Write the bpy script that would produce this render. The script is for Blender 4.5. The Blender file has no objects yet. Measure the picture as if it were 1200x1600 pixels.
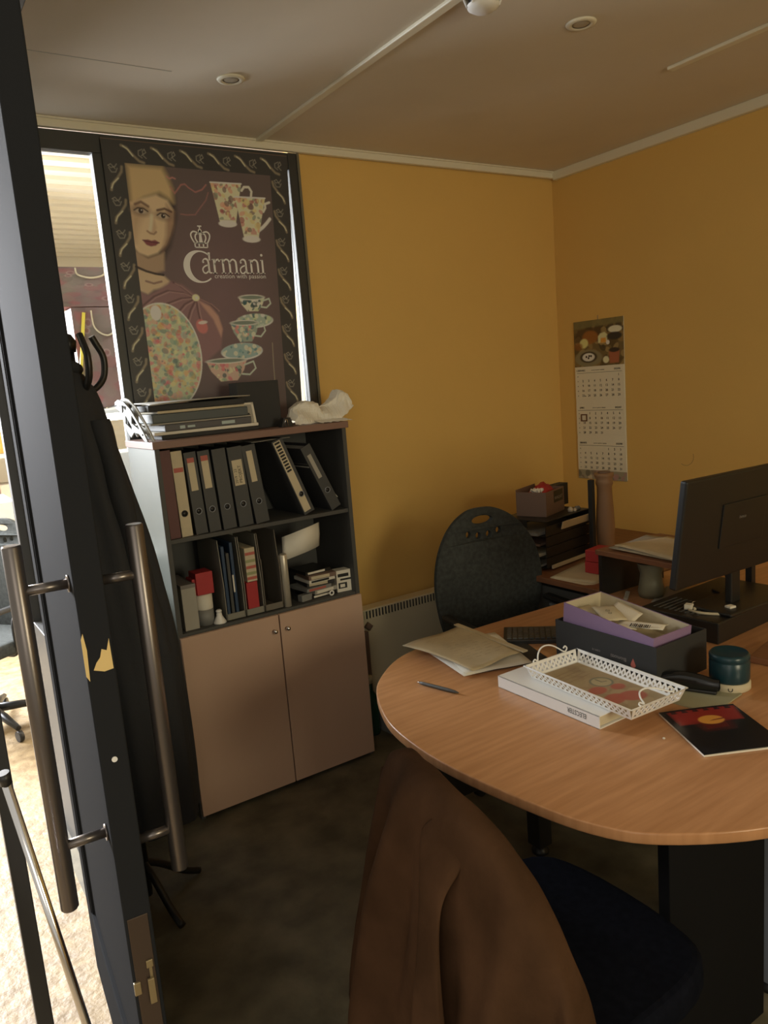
import bpy, math, random
import numpy as np
from mathutils import Matrix, Vector
random.seed(7)
C = bpy.context.scene.collection
SC = bpy.context.scene
PI = math.pi
# ------------------------------------------------------------------ camera
cam = bpy.data.cameras.new('camera'); camo = bpy.data.objects.new('camera', cam); C.objects.link(camo)
yaw, pit, rol = math.radians(32.95), math.radians(9.7), math.radians(-4.55)
fw = Vector((math.sin(yaw)*math.cos(pit), math.cos(yaw)*math.cos(pit), -math.sin(pit)))
r0 = fw.cross(Vector((0, 0, 1))).normalized(); u0 = r0.cross(fw)
rr = math.cos(rol)*r0+math.sin(rol)*u0; uu = -math.sin(rol)*r0+math.cos(rol)*u0
mt = Matrix((rr, uu, -fw)).transposed().to_4x4(); mt.translation = Vector((0, 0, 1.65))
camo.matrix_world = mt
cam.sensor_fit = 'VERTICAL'; cam.sensor_height = 24.0; cam.sensor_width = 18.0; cam.lens = 24.0*1206/1600
cam.clip_start = 0.02
SC.camera = camo
# ------------------------------------------------------------------ world, lights, exposure
SC.view_settings.view_transform = 'Standard'; SC.view_settings.look = 'None'
SC.view_settings.gamma = 1.0; SC.view_settings.use_curve_mapping = False
SC.view_settings.exposure = 0.0
W = bpy.data.worlds.new('world'); SC.world = W; W.use_nodes = True
bg = W.node_tree.nodes['Background']; bg.inputs[0].default_value = (1.0, .93, .80, 1); bg.inputs[1].default_value = 0.55

def area(name, loc, target, sx, sy, power, col):
    l = bpy.data.lights.new(name, 'AREA'); l.shape = 'RECTANGLE'; l.size = sx; l.size_y = sy; l.energy = power; l.color = col
    o = bpy.data.objects.new(name, l); C.objects.link(o); o.location = loc
    d = Vector(target)-Vector(loc); o.rotation_euler = d.to_track_quat('-Z', 'Y').to_euler()
    return o
# daylight of the shop front in the hall beyond the glass partition
area('daylight_front', (-1.0, 6.0, 2.35), (.95, 1.6, .8), 1.7, 1.4, 680, (.93, .95, 1.0))
# added overhead fill, brightens the hall floor and its bounce
area('fill_hall_floor', (-1.3, 3.4, 3.1), (-1.3, 3.4, 0), 2.4, 3.6, 42, (1.0, .84, .60))
# added weak fill from behind the camera for hall and left ceiling
area('fill_behind_camera', (-1.4, -1.3, 1.9), (1.2, 3.1, 1.7), 1.5, 1.2, 12, (1.0, .90, .76))
# added fill light, shining through an invented window in the unseen front wall
area('fill_front', (1.25, -2.15, 1.75), (1.35, 3.0, 1.4), 1.0, 1.1, 45, (1.0, .89, .60))

# ------------------------------------------------------------------ materials
ILL = (.47, .35, .22)
ILLP = (.50, .43, .34)
def lin(c):
    c = c/255.0
    return c/12.92 if c <= .04045 else ((c+.055)/1.055)**2.4
def alb(rgb, k=1.0):
    return tuple(min(.86, max(.004, lin(c)/i*k)) for c, i in zip(rgb, ILL))
def palb(rgb): return tuple(min(.8, lin(c)/i) for c, i in zip(rgb, ILLP))
def raw(r, g, b): return (lin(r), lin(g), lin(b))
MATS = {}
def mat(name, col, rough=.6, metal=0.0, var=.0, scale=20, bump=0.0, bscale=60, emit=None, spec=.5, stretch=(1, 1, 1), col2=None, detail=4, coat=0):
    m = bpy.data.materials.new(name); m.use_nodes = True; nt = m.node_tree; b = nt.nodes['Principled BSDF']
    b.inputs['Base Color'].default_value = (*col, 1); b.inputs['Roughness'].default_value = rough; b.inputs['Metallic'].default_value = metal
    b.inputs['Specular IOR Level'].default_value = spec
    if coat: b.inputs['Coat Weight'].default_value = coat
    if var or bump or col2:
        tc = nt.nodes.new('ShaderNodeTexCoord'); mp = nt.nodes.new('ShaderNodeMapping'); mp.inputs['Scale'].default_value = stretch
        nt.links.new(tc.outputs['Object'], mp.inputs[0])
    if var or col2:
        n = nt.nodes.new('ShaderNodeTexNoise'); n.inputs['Scale'].default_value = scale; n.inputs['Detail'].default_value = detail
        nt.links.new(mp.outputs[0], n.inputs['Vector'])
        rp = nt.nodes.new('ShaderNodeValToRGB')
        c2 = col2 if col2 else tuple(min(1, c*(1+var)) for c in col)
        c1 = tuple(c*(1-var) for c in col) if not col2 else col
        rp.color_ramp.elements[0].color = (*c1, 1); rp.color_ramp.elements[1].color = (*c2, 1)
        rp.color_ramp.elements[0].position = .32; rp.color_ramp.elements[1].position = .68
        nt.links.new(n.outputs['Fac'], rp.inputs[0]); nt.links.new(rp.outputs[0], b.inputs['Base Color'])
    if bump:
        n2 = nt.nodes.new('ShaderNodeTexNoise'); n2.inputs['Scale'].default_value = bscale; n2.inputs['Detail'].default_value = 3
        nt.links.new(mp.outputs[0], n2.inputs['Vector'])
        bp = nt.nodes.new('ShaderNodeBump'); bp.inputs['Strength'].default_value = bump; bp.inputs['Distance'].default_value = .01
        nt.links.new(n2.outputs['Fac'], bp.inputs['Height']); nt.links.new(bp.outputs[0], b.inputs['Normal'])
    if emit:
        b.inputs['Emission Color'].default_value = (*emit[0], 1); b.inputs['Emission Strength'].default_value = emit[1]
    MATS[name] = m
    return m
def glass_mat(name, tint=(1, 1, 1), refl=1.0):
    m = bpy.data.materials.new(name); m.use_nodes = True; nt = m.node_tree
    for n in list(nt.nodes): nt.nodes.remove(n)
    out = nt.nodes.new('ShaderNodeOutputMaterial'); mx = nt.nodes.new('ShaderNodeMixShader'); tr = nt.nodes.new('ShaderNodeBsdfTransparent'); gl = nt.nodes.new('ShaderNodeBsdfGlossy'); fr = nt.nodes.new('ShaderNodeFresnel')
    tr.inputs[0].default_value = (*tint, 1); gl.inputs['Roughness'].default_value = .02; fr.inputs[0].default_value = 1.45
    nt.links.new(fr.outputs[0], mx.inputs[0]); nt.links.new(tr.outputs[0], mx.inputs[1]); nt.links.new(gl.outputs[0], mx.inputs[2]); nt.links.new(mx.outputs[0], out.inputs[0])
    return m
def vcol_mat(name, rough=.6, spec=.3, coat=0):
    m = bpy.data.materials.new(name); m.use_nodes = True; nt = m.node_tree; b = nt.nodes['Principled BSDF']
    a = nt.nodes.new('ShaderNodeVertexColor'); a.layer_name = 'Col'
    nt.links.new(a.outputs[0], b.inputs['Base Color']); b.inputs['Roughness'].default_value = rough; b.inputs['Specular IOR Level'].default_value = spec
    if coat: b.inputs['Coat Weight'].default_value = coat
    return m

# ------------------------------------------------------------------ mesh builder
class MB:
    def __init__(s): s.v = []; s.f = []; s.mi = []; s.M = Matrix.Identity(4); s.m = 0; s.sm = []
    def at(s, loc=(0, 0, 0), rz=0, rx=0, ry=0, order='XYZ'):
        from mathutils import Euler
        s.M = Matrix.Translation(loc) @ Euler((rx, ry, rz), order).to_matrix().to_4x4(); return s
    def add(s, vs, fs, smooth=False):
        n = len(s.v); s.v += [tuple(s.M @ Vector(p)) for p in vs]
        for f in fs: s.f.append([i+n for i in f]); s.mi.append(s.m); s.sm.append(smooth)
        return s
    def mat(s, i): s.m = i; return s
    def box(s, x0, x1, y0, y1, z0, z1):
        v = [(x, y, z) for z in (z0, z1) for y in (y0, y1) for x in (x0, x1)]
        return s.add(v, [(0, 2, 3, 1), (4, 5, 7, 6), (0, 1, 5, 4), (2, 6, 7, 3), (0, 4, 6, 2), (1, 3, 7, 5)])
    def cbox(s, c, d): return s.box(c[0]-d[0]/2, c[0]+d[0]/2, c[1]-d[1]/2, c[1]+d[1]/2, c[2]-d[2]/2, c[2]+d[2]/2)
    def prism(s, pts, z0, z1, smooth=False):
        n = len(pts); v = [(x, y, z0) for x, y in pts]+[(x, y, z1) for x, y in pts]
        s.add(v, [tuple(range(n-1, -1, -1)), tuple(range(n, 2*n))]); 
        base = len(s.v)-2*n
        for i in range(n):
            j = (i+1) % n; s.f.append([base+i, base+j, base+n+j, base+n+i]); s.mi.append(s.m); s.sm.append(smooth)
        return s
    def tube(s, path, r, k=10, caps=True, close=False):
        P = [Vector(p) for p in path]; n = len(P); rad = r if isinstance(r, (list, tuple)) else [r]*n
        vs = []; up = Vector((0, 0, 1)); prev = None
        for i, p in enumerate(P):
            if close: t = (P[(i+1) % n]-P[i-1]).normalized()
            else: t = (P[min(i+1, n-1)]-P[max(i-1, 0)]).normalized()
            if prev is None:
                a = up if abs(t.dot(up)) < .9 else Vector((1, 0, 0)); nx = t.cross(a).normalized()
            else: nx = (prev-t*prev.dot(t)).normalized()
            prev = nx; ny = t.cross(nx)
            for q in range(k):
                an = 2*PI*q/k; vs.append(p+rad[i]*(math.cos(an)*nx+math.sin(an)*ny))
        fs = []
        for i in range(n if close else n-1):
            j = (i+1) % n
            for q in range(k): fs.append((i*k+q, i*k+(q+1) % k, j*k+(q+1) % k, j*k+q))
        s.add(vs, fs, True)
        if caps and not close:
            b = len(s.v)-len(vs)
            s.f.append([b+q for q in range(k-1, -1, -1)]); s.mi.append(s.m); s.sm.append(False)
            s.f.append([b+(n-1)*k+q for q in range(k)]); s.mi.append(s.m); s.sm.append(False)
        return s
    def lathe(s, prof, k=24, c=(0, 0)):
        vs = []; fs = []
        for r, z in prof:
            for q in range(k): a = 2*PI*q/k; vs.append((c[0]+r*math.cos(a), c[1]+r*math.sin(a), z))
        for i in range(len(prof)-1):
            for q in range(k): fs.append((i*k+q, i*k+(q+1) % k, (i+1)*k+(q+1) % k, (i+1)*k+q))
        return s.add(vs, fs, True)
    def grid(s, P, smooth=True, wrap=False):
        n = len(P); m = len(P[0]); vs = [p for row in P for p in row]
        fs = []
        for i in range(n-1):
            for j in range(m if wrap else m-1): fs.append((i*m+j, i*m+(j+1) % m, (i+1)*m+(j+1) % m, (i+1)*m+j))
        return s.add(vs, fs, smooth)
    def ribbon(s, pts, ws, z=0):
        # flat ribbon in local XY
        vs = []; n = len(pts)
        for i, (x, y) in enumerate(pts):
            a = pts[max(i-1, 0)]; b = pts[min(i+1, n-1)]; dx, dy = b[0]-a[0], b[1]-a[1]; l = math.hypot(dx, dy) or 1
            w = ws[i] if isinstance(ws, (list, tuple)) else ws
            nx, ny = -dy/l*w/2, dx/l*w/2; vs += [(x+nx, y+ny, z), (x-nx, y-ny, z)]
        return s.add(vs, [(2*i+1, 2*i+3, 2*i+2, 2*i) for i in range(n-1)])
    def text(s, txt, size, align='LEFT', z=0.0, mirror=False, xs=1.0):
        cu = bpy.data.curves.new('lettering', 'FONT'); cu.body = txt; cu.size = size; cu.align_x = align; cu.resolution_u = 2
        o = bpy.data.objects.new('lettering', cu); me = bpy.data.meshes.new_from_object(o)
        vs = [(v.co.x*xs, v.co.y, z) for v in me.vertices]; fs = [tuple(p.vertices) for p in me.polygons]
        bpy.data.objects.remove(o); bpy.data.meshes.remove(me); bpy.data.curves.remove(cu)
        return s.add(vs, fs)
    def fill(s, outlines, th, bevel=0.0, fn=None):
        cu = bpy.data.curves.new('outline', 'CURVE'); cu.dimensions = '2D'; cu.fill_mode = 'BOTH'; cu.extrude = th/2; cu.bevel_depth = bevel; cu.bevel_resolution = 1
        for ol in outlines:
            sp = cu.splines.new('POLY'); sp.points.add(len(ol)-1); sp.use_cyclic_u = True
            for i, (x, y) in enumerate(ol): sp.points[i].co = (x, y, 0, 1)
        o = bpy.data.objects.new('outline', cu); me = bpy.data.meshes.new_from_object(o)
        vs = [tuple(v.co) for v in me.vertices]; fs = [tuple(p.vertices) for p in me.polygons]
        if fn: vs = [fn(*p) for p in vs]
        bpy.data.objects.remove(o); bpy.data.meshes.remove(me); bpy.data.curves.remove(cu)
        return s.add(vs, fs)
    def build(s, name, mats, parent=None, bevel=0.0, sub=0, loc=None, rz=0, seg=2, auto=None):
        me = bpy.data.meshes.new(name); me.from_pydata(s.v, [], s.f)
        if not isinstance(mats, (list, tuple)): mats = [mats]
        for m in mats: me.materials.append(m)
        for p, i, sm in zip(me.polygons, s.mi, s.sm): p.material_index = i; p.use_smooth = sm
        me.update(); o = bpy.data.objects.new(name, me); C.objects.link(o)
        if parent: o.parent = parent
        if loc: o.location = loc
        if rz: o.rotation_euler = (0, 0, rz)
        if bevel:
            b = o.modifiers.new('Bevel', 'BEVEL'); b.width = bevel; b.segments = seg; b.limit_method = 'ANGLE'; b.angle_limit = math.radians(50)
        if sub:
            b = o.modifiers.new('Subdivision', 'SUBSURF'); b.levels = sub; b.render_levels = sub
        return o
def tag(o, label, cat=None, group=None, kind=None):
    o['label'] = label
    if cat: o['category'] = cat
    if group: o['group'] = group
    if kind: o['kind'] = kind
    return o
def thing(name, loc, label, cat, rz=0, group=None, rx=0, ry=0):
    o = bpy.data.objects.new(name, None); C.objects.link(o); o.location = loc; o.rotation_euler = (rx, ry, rz); o.empty_display_size = .05
    return tag(o, label, cat, group)
def struct(o, label=None):
    o['kind'] = 'structure'
    if label: o['label'] = label
    return o
def dup(root, loc, rz, label, group=None, rx=0, ry=0):
    r = root.copy(); C.objects.link(r); r.location = loc; r.rotation_euler = (rx, ry, rz); r['label'] = label
    if group: r['group'] = group
    for ch in list(root.children):
        c = ch.copy(); C.objects.link(c); c.parent = r
        for g in ch.children:
            d = g.copy(); C.objects.link(d); d.parent = c
    return r
def catmull(P, k=6, close=False):
    n = len(P); out = []
    for i in range(n if close else n-1):
        p0 = P[i-1] if (i > 0 or close) else P[0]; p1 = P[i]; p2 = P[(i+1) % n]; p3 = P[(i+2) % n] if (close or i+2 < n) else P[-1]
        for j in range(k):
            t = j/k
            out.append(tuple(.5*((2*b)+(-a+c)*t+(2*a-5*b+4*c-d)*t*t+(-a+3*b-3*c+d)*t**3) for a, b, c, d in zip(p0, p1, p2, p3)))
    if not close: out.append(tuple(P[-1]))
    return out

# ------------------------------------------------------------------ printed pictures, drawn into a fine mesh grid
class Paint:
    def __init__(s, w, h, nx, ny, bgc):
        s.w, s.h, s.nx, s.ny = w, h, nx, ny
        xs = (np.arange(nx)+.5)/nx*w; ys = (np.arange(ny)+.5)/ny*h
        s.X, s.Y = np.meshgrid(xs, ys); s.img = np.zeros((ny, nx, 3)); s.img[:] = palb(bgc); s.rng = np.random.RandomState(3)
    def comp(s, a, col):
        c = np.array(palb(col)) if len(np.shape(col)) == 1 else col
        s.img = s.img*(1-a[..., None])+c*a[..., None]
    def soft(s, d, soft): return np.clip(.5-d/max(soft, 1e-6), 0, 1)
    def ellm(s, cx, cy, rx, ry, rot=0, soft=.002):
        c, n = math.cos(rot), math.sin(rot); x = (s.X-cx)*c+(s.Y-cy)*n; y = -(s.X-cx)*n+(s.Y-cy)*c
        d = (np.sqrt((x/rx)**2+(y/ry)**2)-1)*min(rx, ry); return s.soft(d, soft)
    def ell(s, cx, cy, rx, ry, col, rot=0, soft=.002, a=1): s.comp(a*s.ellm(cx, cy, rx, ry, rot, soft), col)
    def polym(s, pts, soft=.002):
        ins = np.zeros(s.X.shape, bool); dist = np.full(s.X.shape, 9.0); n = len(pts)
        for i in range(n):
            x1, y1 = pts[i]; x2, y2 = pts[(i+1) % n]
            cond = ((y1 > s.Y) != (y2 > s.Y)); xi = (x2-x1)*(s.Y-y1)/((y2-y1) or 1e-9)+x1; ins ^= cond & (s.X < xi)
            L = (x2-x1)**2+(y2-y1)**2+1e-12; t = np.clip(((s.X-x1)*(x2-x1)+(s.Y-y1)*(y2-y1))/L, 0, 1)
            dist = np.minimum(dist, np.hypot(s.X-x1-t*(x2-x1), s.Y-y1-t*(y2-y1)))
        return s.soft(np.where(ins, -dist, dist), soft)
    def poly(s, pts, col, soft=.002, a=1, clip=None):
        m = a*s.polym(pts, soft)
        if clip is not None: m = m*clip
        s.comp(m, col)
    def line(s, pts, w, col, soft=.0015, a=1):
        dist = np.full(s.X.shape, 9.0)
        for (x1, y1), (x2, y2) in zip(pts[:-1], pts[1:]):
            L = (x2-x1)**2+(y2-y1)**2+1e-12; t = np.clip(((s.X-x1)*(x2-x1)+(s.Y-y1)*(y2-y1))/L, 0, 1)
            dist = np.minimum(dist, np.hypot(s.X-x1-t*(x2-x1), s.Y-y1-t*(y2-y1)))
        s.comp(a*s.soft(dist-w/2, soft), col)
    def blobs(s, mask, pal, n, r0, r1, a=.9, seed=1):
        rg = np.random.RandomState(seed); idx = np.argwhere(mask > .5)
        if not len(idx): return
        for k in range(n):
            j, i = idx[rg.randint(len(idx))]; cx, cy = s.X[j, i], s.Y[j, i]; r = rg.uniform(r0, r1)
            m = s.ellm(cx, cy, r, r*rg.uniform(.5, 1), rg.uniform(0, 3), .002)*mask; s.comp(a*m, pal[rg.randint(len(pal))])
    def to_mb(s, fn):
        # fn(u_m, v_m) -> 3D point
        nx, ny = s.nx, s.ny; vs = []; 
        for j in range(ny+1):
            for i in range(nx+1): vs.append(fn(i/nx*s.w, j/ny*s.h))
        fs = [(j*(nx+1)+i, j*(nx+1)+i+1, (j+1)*(nx+1)+i+1, (j+1)*(nx+1)+i) for j in range(ny) for i in range(nx)]
        return vs, fs
    def attach(s, mb, fn, parts=None):
        vs, fs = s.to_mb(fn); s.start = len(mb.f); mb.add(vs, fs)
    def colour(s, o):
        me = o.data; nl = len(me.loops); col = np.ones((nl, 4), np.float32); 
        st = me.polygons[s.start].loop_start; c = s.img.reshape(-1, 3); c4 = np.ones((len(c), 4), np.float32); c4[:, :3] = c
        col[st:st+4*len(c)] = np.repeat(c4, 4, axis=0)
        at = me.color_attributes.new('Col', 'FLOAT_COLOR', 'CORNER'); at.data.foreach_set('color', col.ravel())

# ------------------------------------------------------------------ material library
m_wall = mat('yellow_paint', (.75, .487, .146), .75, var=.015, scale=3, bump=.08, bscale=180)
m_ceil = mat('ceiling_board', (.70, .63, .52), .8, var=.04, scale=2)
m_trimc = mat('cream_trim', (.80, .76, .62), .5)
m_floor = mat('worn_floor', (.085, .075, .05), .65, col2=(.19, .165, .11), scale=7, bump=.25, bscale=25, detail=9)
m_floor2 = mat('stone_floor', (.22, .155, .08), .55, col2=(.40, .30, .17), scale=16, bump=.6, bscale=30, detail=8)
m_black = mat('black_frame', (.045, .046, .045), .45)
m_leaf = mat('anthracite_door', (.022, .023, .025), .9, spec=.02)
m_handle = mat('brushed_handle', (.17, .15, .14), .3, metal=.8)
m_glass = glass_mat('clear_glass', (.97, .98, .97))
m_white = mat('white_paint', (.84, .83, .80), .5)
m_hall = mat('hall_wall', (.82, .78, .68), .7)
m_wood = mat('cherry_veneer', (.48, .235, .105), .3, col2=(.60, .31, .15), scale=5, stretch=(1.0, 12, 1), detail=8, spec=.5)
m_wood2 = mat('dark_veneer', (.20, .085, .045), .4, col2=(.26, .12, .06), scale=5, stretch=(10, 1, 1))
m_edge = mat('desk_edge_band', (.55, .30, .16), .14, spec=.9, coat=.6)
m_door = mat('pinkish_veneer', (.58, .39, .285), .5, col2=(.62, .42, .31), scale=4, stretch=(1, 1, .12))
m_carc = mat('dark_grey_board', (.075, .075, .072), .6)
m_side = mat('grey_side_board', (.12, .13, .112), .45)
m_top = mat('redbrown_top', (.24, .14, .11), .5)
m_blackp = mat('black_plastic', (.018, .018, .018), .4)
m_blackm = mat('black_matt', (.03, .031, .032), .7)
m_spine = mat('black_binder', (.06, .063, .066), .55)
m_paper = mat('white_paper', (.80, .76, .66), .7, var=.03, scale=8)
m_cream = mat('cream_card', (.62, .54, .38), .7, var=.06, scale=14)
m_kraft = mat('kraft_folder', (.52, .42, .26), .75, var=.10, scale=9)
m_ink = mat('black_ink', (.015, .015, .015), .6)
m_red = mat('red_print', (.45, .035, .04), .5)
m_chrome = mat('chrome', (.8, .8, .82), .15, metal=1)
m_steel = mat('grey_steel', (.32, .34, .38), .4, metal=.3)
m_whitem = mat('white_metal', (.86, .85, .82), .35)
m_cloth = mat('dark_upholstery', (.055, .060, .058), .95, spec=.1, var=.2, scale=60, bump=.1, bscale=400)
m_navy = mat('navy_upholstery', (.007, .008, .013), .95, spec=.03, var=.2, scale=60)
m_suede = mat('brown_suede', (.050, .025, .012), .9, col2=(.080, .040, .020), scale=9, bump=.15, bscale=90, spec=.1)
m_coat = mat('black_coat', (.028, .030, .036), .85, bump=.2, bscale=40)
m_purple = mat('purple_card', (.30, .20, .36), .5)
m_brownc = mat('brown_card', (.20, .13, .10), .6)
m_grey = mat('mid_grey', (.25, .25, .24), .5)
m_lgrey = mat('light_grey_card', (.40, .38, .33), .6)
m_teal = mat('teal_tin', (.012, .045, .06), .28)
m_blue = mat('blue_folder', (.03, .06, .12), .5)
m_heater = mat('heater_enamel', (.72, .65, .47), .5)
m_greenb = mat('green_glass', (.02, .07, .045), .15)
m_tan = mat('tan_wood', (.34, .20, .11), .5, var=.12, scale=8, stretch=(1, 1, .2))
m_yel = mat('yellow_sticker', (.75, .55, .22), .6)
m_led = mat('green_led', (.1, .8, .2), .4, emit=((.2, 1, .3), 6))
m_bag = mat('clear_bag', (.75, .68, .55), .25, spec=.8)
m_lens = mat('lamp_lens', (.45, .42, .36), .25)
m_bright = mat('hall_tube', (1, 1, .95), .4, emit=((1, .97, .85), 3))
# ================================================================== THE SETTING
ZC = 2.69
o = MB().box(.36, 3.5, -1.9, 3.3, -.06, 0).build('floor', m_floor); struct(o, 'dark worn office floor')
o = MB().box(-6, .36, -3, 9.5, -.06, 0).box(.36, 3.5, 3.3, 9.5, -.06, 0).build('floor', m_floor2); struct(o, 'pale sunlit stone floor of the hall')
o = MB().box(1.74, 3.43, 3.18, 3.3, 0, ZC).build('wall_back', m_wall); struct(o, 'yellow wall')
o = MB().box(3.33, 3.45, -1.9, 3.18, 0, ZC).build('wall_right', m_wall); struct(o)
o = MB().box(.36, .8, -2.0, -1.9, 0, ZC).box(1.75, 3.33, -2.0, -1.9, 0, ZC).box(.8, 1.75, -2.0, -1.9, 0, 1.15).box(.8, 1.75, -2.0, -1.9, 2.3, ZC).build('wall_front', m_wall); struct(o)  # out of view; opening left for the added front fill
o = MB().box(.8, .85, -2.0, -1.9, 1.15, 2.3).box(1.70, 1.75, -2.0, -1.9, 1.15, 2.3).box(.85, 1.70, -2.0, -1.9, 1.15, 1.20).box(.85, 1.70, -2.0, -1.9, 2.25, 2.3).build('window_added', m_white); struct(o)  # invented window frame, unseen, lets the added fill in
o = MB().box(.30, 3.45, -2.0, 3.30, ZC, ZC+.08).build('ceiling', m_ceil); struct(o, 'dull cream board ceiling')
# hall beyond the glass
o = MB().box(-6, 3.6, 9.4, 9.5, 0, 3.4).box(3.5, 3.6, 3.3, 9.4, 0, 3.4).build('wall_hall', m_hall); struct(o)
mb = MB().box(-6, 3.6, 3.3, 9.5, 3.3, 3.36)
for i in range(26): mb.box(-6, 3.6, 3.4+i*.235, 3.47+i*.235, 3.27, 3.3)
o = mb.build('ceiling', m_hall); struct(o, 'ribbed pale ceiling of the hall')
# cornices and ceiling battens
o = MB().box(.44, 3.33, 3.145, 3.17, 2.655, 2.69).box(.44, 3.33, 3.135, 3.17, 2.682, 2.69).build('trim_1', m_trimc, bevel=.003); struct(o, 'cream cornice over the back wall')
o = MB().box(3.30, 3.33, -1.9, 3.145, 2.645, 2.69).build('trim_2', m_trimc, bevel=.003); struct(o, 'cream cornice over the right wall')
o = MB().box(1.54, 1.572, -1.9, 3.14, 2.678, 2.69).build('trim_3', m_trimc, bevel=.003); struct(o, 'long ceiling batten')
o = MB().box(2.62, 2.655, -1.9, 1.916, 2.678, 2.69).build('trim_4', m_trimc, bevel=.003); struct(o, 'short ceiling batten')
o = MB().box(.42, .47, -1.9, 3.14, 2.66, 2.69).build('trim_5', m_trimc, bevel=.003); struct(o)
o = MB().box(.45, 1.0, 2.60, 2.603, 2.6893, 2.6915).build('trim_6', m_lgrey); struct(o, 'thin joint between ceiling boards')
# glazed partition at the back: black frame, panes
mb = MB()
mb.box(.42, 1.74, 3.17, 3.22, 2.585, 2.655); mb.box(.42, .47, 3.17, 3.22, 0, 2.585); mb.box(.866, .92, 3.17, 3.22, 0, 2.585)
mb.box(1.70, 1.74, 3.165, 3.22, 0, 2.655); mb.box(.47, .866, 3.17, 3.22, 0, 1.0).box(.866, 1.70, 3.17, 3.22, 0, 1.30)
w = MB(); o = mb.build('window_1', m_black, bevel=.003); struct(o, 'black glazed partition frame behind the poster')
g = MB().box(.47, .866, 3.19, 3.196, 1.0, 2.585).build('window_glass', m_glass, o)
g = MB().box(.92, 1.70, 3.19, 3.196, 1.30, 2.585).build('window_glass', m_glass, o)
mb = MB(); mb.box(1.741, 1.752, 3.16, 3.18, 0, 2.655); o = mb.build('trim_7', mat('olive_strip', (.16, .15, .11), .5)); struct(o, 'olive edge strip of the partition')
# side partition: jambs, pane beyond the door, solid stretch behind the camera
mb = MB(); mb.box(.34, .42, 2.24, 2.30, 0, 2.69); mb.box(.40, .46, 3.12, 3.17, 0, 2.69); mb.box(.40, .46, 2.30, 3.12, 2.50, 2.69); mb.box(.40, .46, 2.30, 3.12, 0, .85)
o = mb.build('window_2', m_black, bevel=.003); struct(o, 'black frame of the side partition')
MB().box(.428, .434, 2.30, 3.12, .85, 2.50).build('window_glass', m_glass, o)
mb = MB(); mb.box(.34, .42, -.12, -.06, 0, 2.69); mb.box(.34, .40, -1.9, -.12, 0, 2.69); mb.box(.34, .42, -.06, 2.24, 2.50, 2.69)  # unseen stretch made solid to keep light off the right wall
o = mb.build('wall_left', m_black, bevel=.003); struct(o)

# door leaf seen almost edge-on, pull handles on both faces
D = bpy.data.objects.new('door_1', None); C.objects.link(D); D.location = (.2625, 1.325, 0); D.rotation_euler = (0, 0, math.radians(85.6)); D['kind'] = 'structure'; D['label'] = 'anthracite door leaf standing ajar with bar handles on both faces'
mb = MB(); mb.box(0, .095, -.024, .024, .012, 2.46); mb.box(.805, .90, -.024, .024, .012, 2.46); mb.box(.095, .805, -.024, .024, 2.36, 2.46); mb.box(.095, .805, -.024, .024, .012, .25)
mb.build('door_frame', m_leaf, D, bevel=.003)
mb = MB(); mb.box(.095, .805, -.014, .014, .25, 2.36)
for s_ in (-1, 1):
    for a, b in ((.095, .105), (.795, .805)): mb.box(a, b, s_*.014, s_*.021, .25, 2.36)
mb.build('door_panel', m_leaf, D)
for sgn, y, z0, z1, b0, b1 in ((1, .104, .765, 1.43, .885, 1.35), (-1, -.094, .765, 1.435, .85, 1.345)):
    mb = MB(); mb.tube([(.05, y, z0), (.05, y, z0+.003), (.05, y, z1-.003), (.05, y, z1)], [.0135, .0155, .0155, .0135], 20)
    h = mb.build('pull_handle', m_handle, D)
    for z in (b0, b1):
        MB().tube([(.05, sgn*.022, z), (.05, y, z)], .009, 12).build('handle_bracket', m_handle, h)
        MB().tube([(.05, sgn*.024, z), (.05, sgn*.028, z)], .015, 14).build('handle_rose', m_handle, h)
# lock hardware and sticker remnants on the leaf edge
MB().fill([[(-.013, 0), (-.007, .012), (0, .020), (.004, .034), (.012, .030), (.018, .050), (.019, -.004), (.004, -.006)]], .0006, fn=lambda x, y, z: (-.0008+z*.5, -x-.001, 1.205+y)).build('sticker_remnant', m_yel, D)
MB().fill([[(0, 0), (.003, -.03), (.001, -.085), (-.004, -.075), (-.004, -.01)]], .0006, fn=lambda x, y, z: (-.0008+z*.5, -x+.021, 1.272+y)).build('sticker_remnant', m_yel, D)
MB().tube([(-.001, 0.0, 1.04), (-.003, 0.0, 1.04)], .005, 12).build('screw_cap', m_white, D)
mb = MB(); mb.box(-.002, .0, -.017, .019, .18, .735); p = mb.build('lock_plate', mat('bronze_plate', (.085, .06, .045), .35, metal=.5), D, bevel=.0008)
mb = MB(); mb.box(-.004, -.001, -.012, -.006, .56, .64); mb.box(-.010, -.004, -.012, 0, .56, .61); mb.box(-.006, -.002, -.014, -.002, .63, .645); mb.build('bolt_lever', mat('worn_brass', (.34, .27, .15), .35, metal=.6), p, bevel=.001)
mb = MB(); mb.box(-.004, -.001, -.012, -.004, .45, .50); mb.build('bolt_lever', MATS['worn_brass'], p, bevel=.001)
mb = MB(); mb.box(-.006, .0, .012, .024, .585, .61); mb.build('strike', MATS['worn_brass'], p, bevel=.001)

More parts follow.
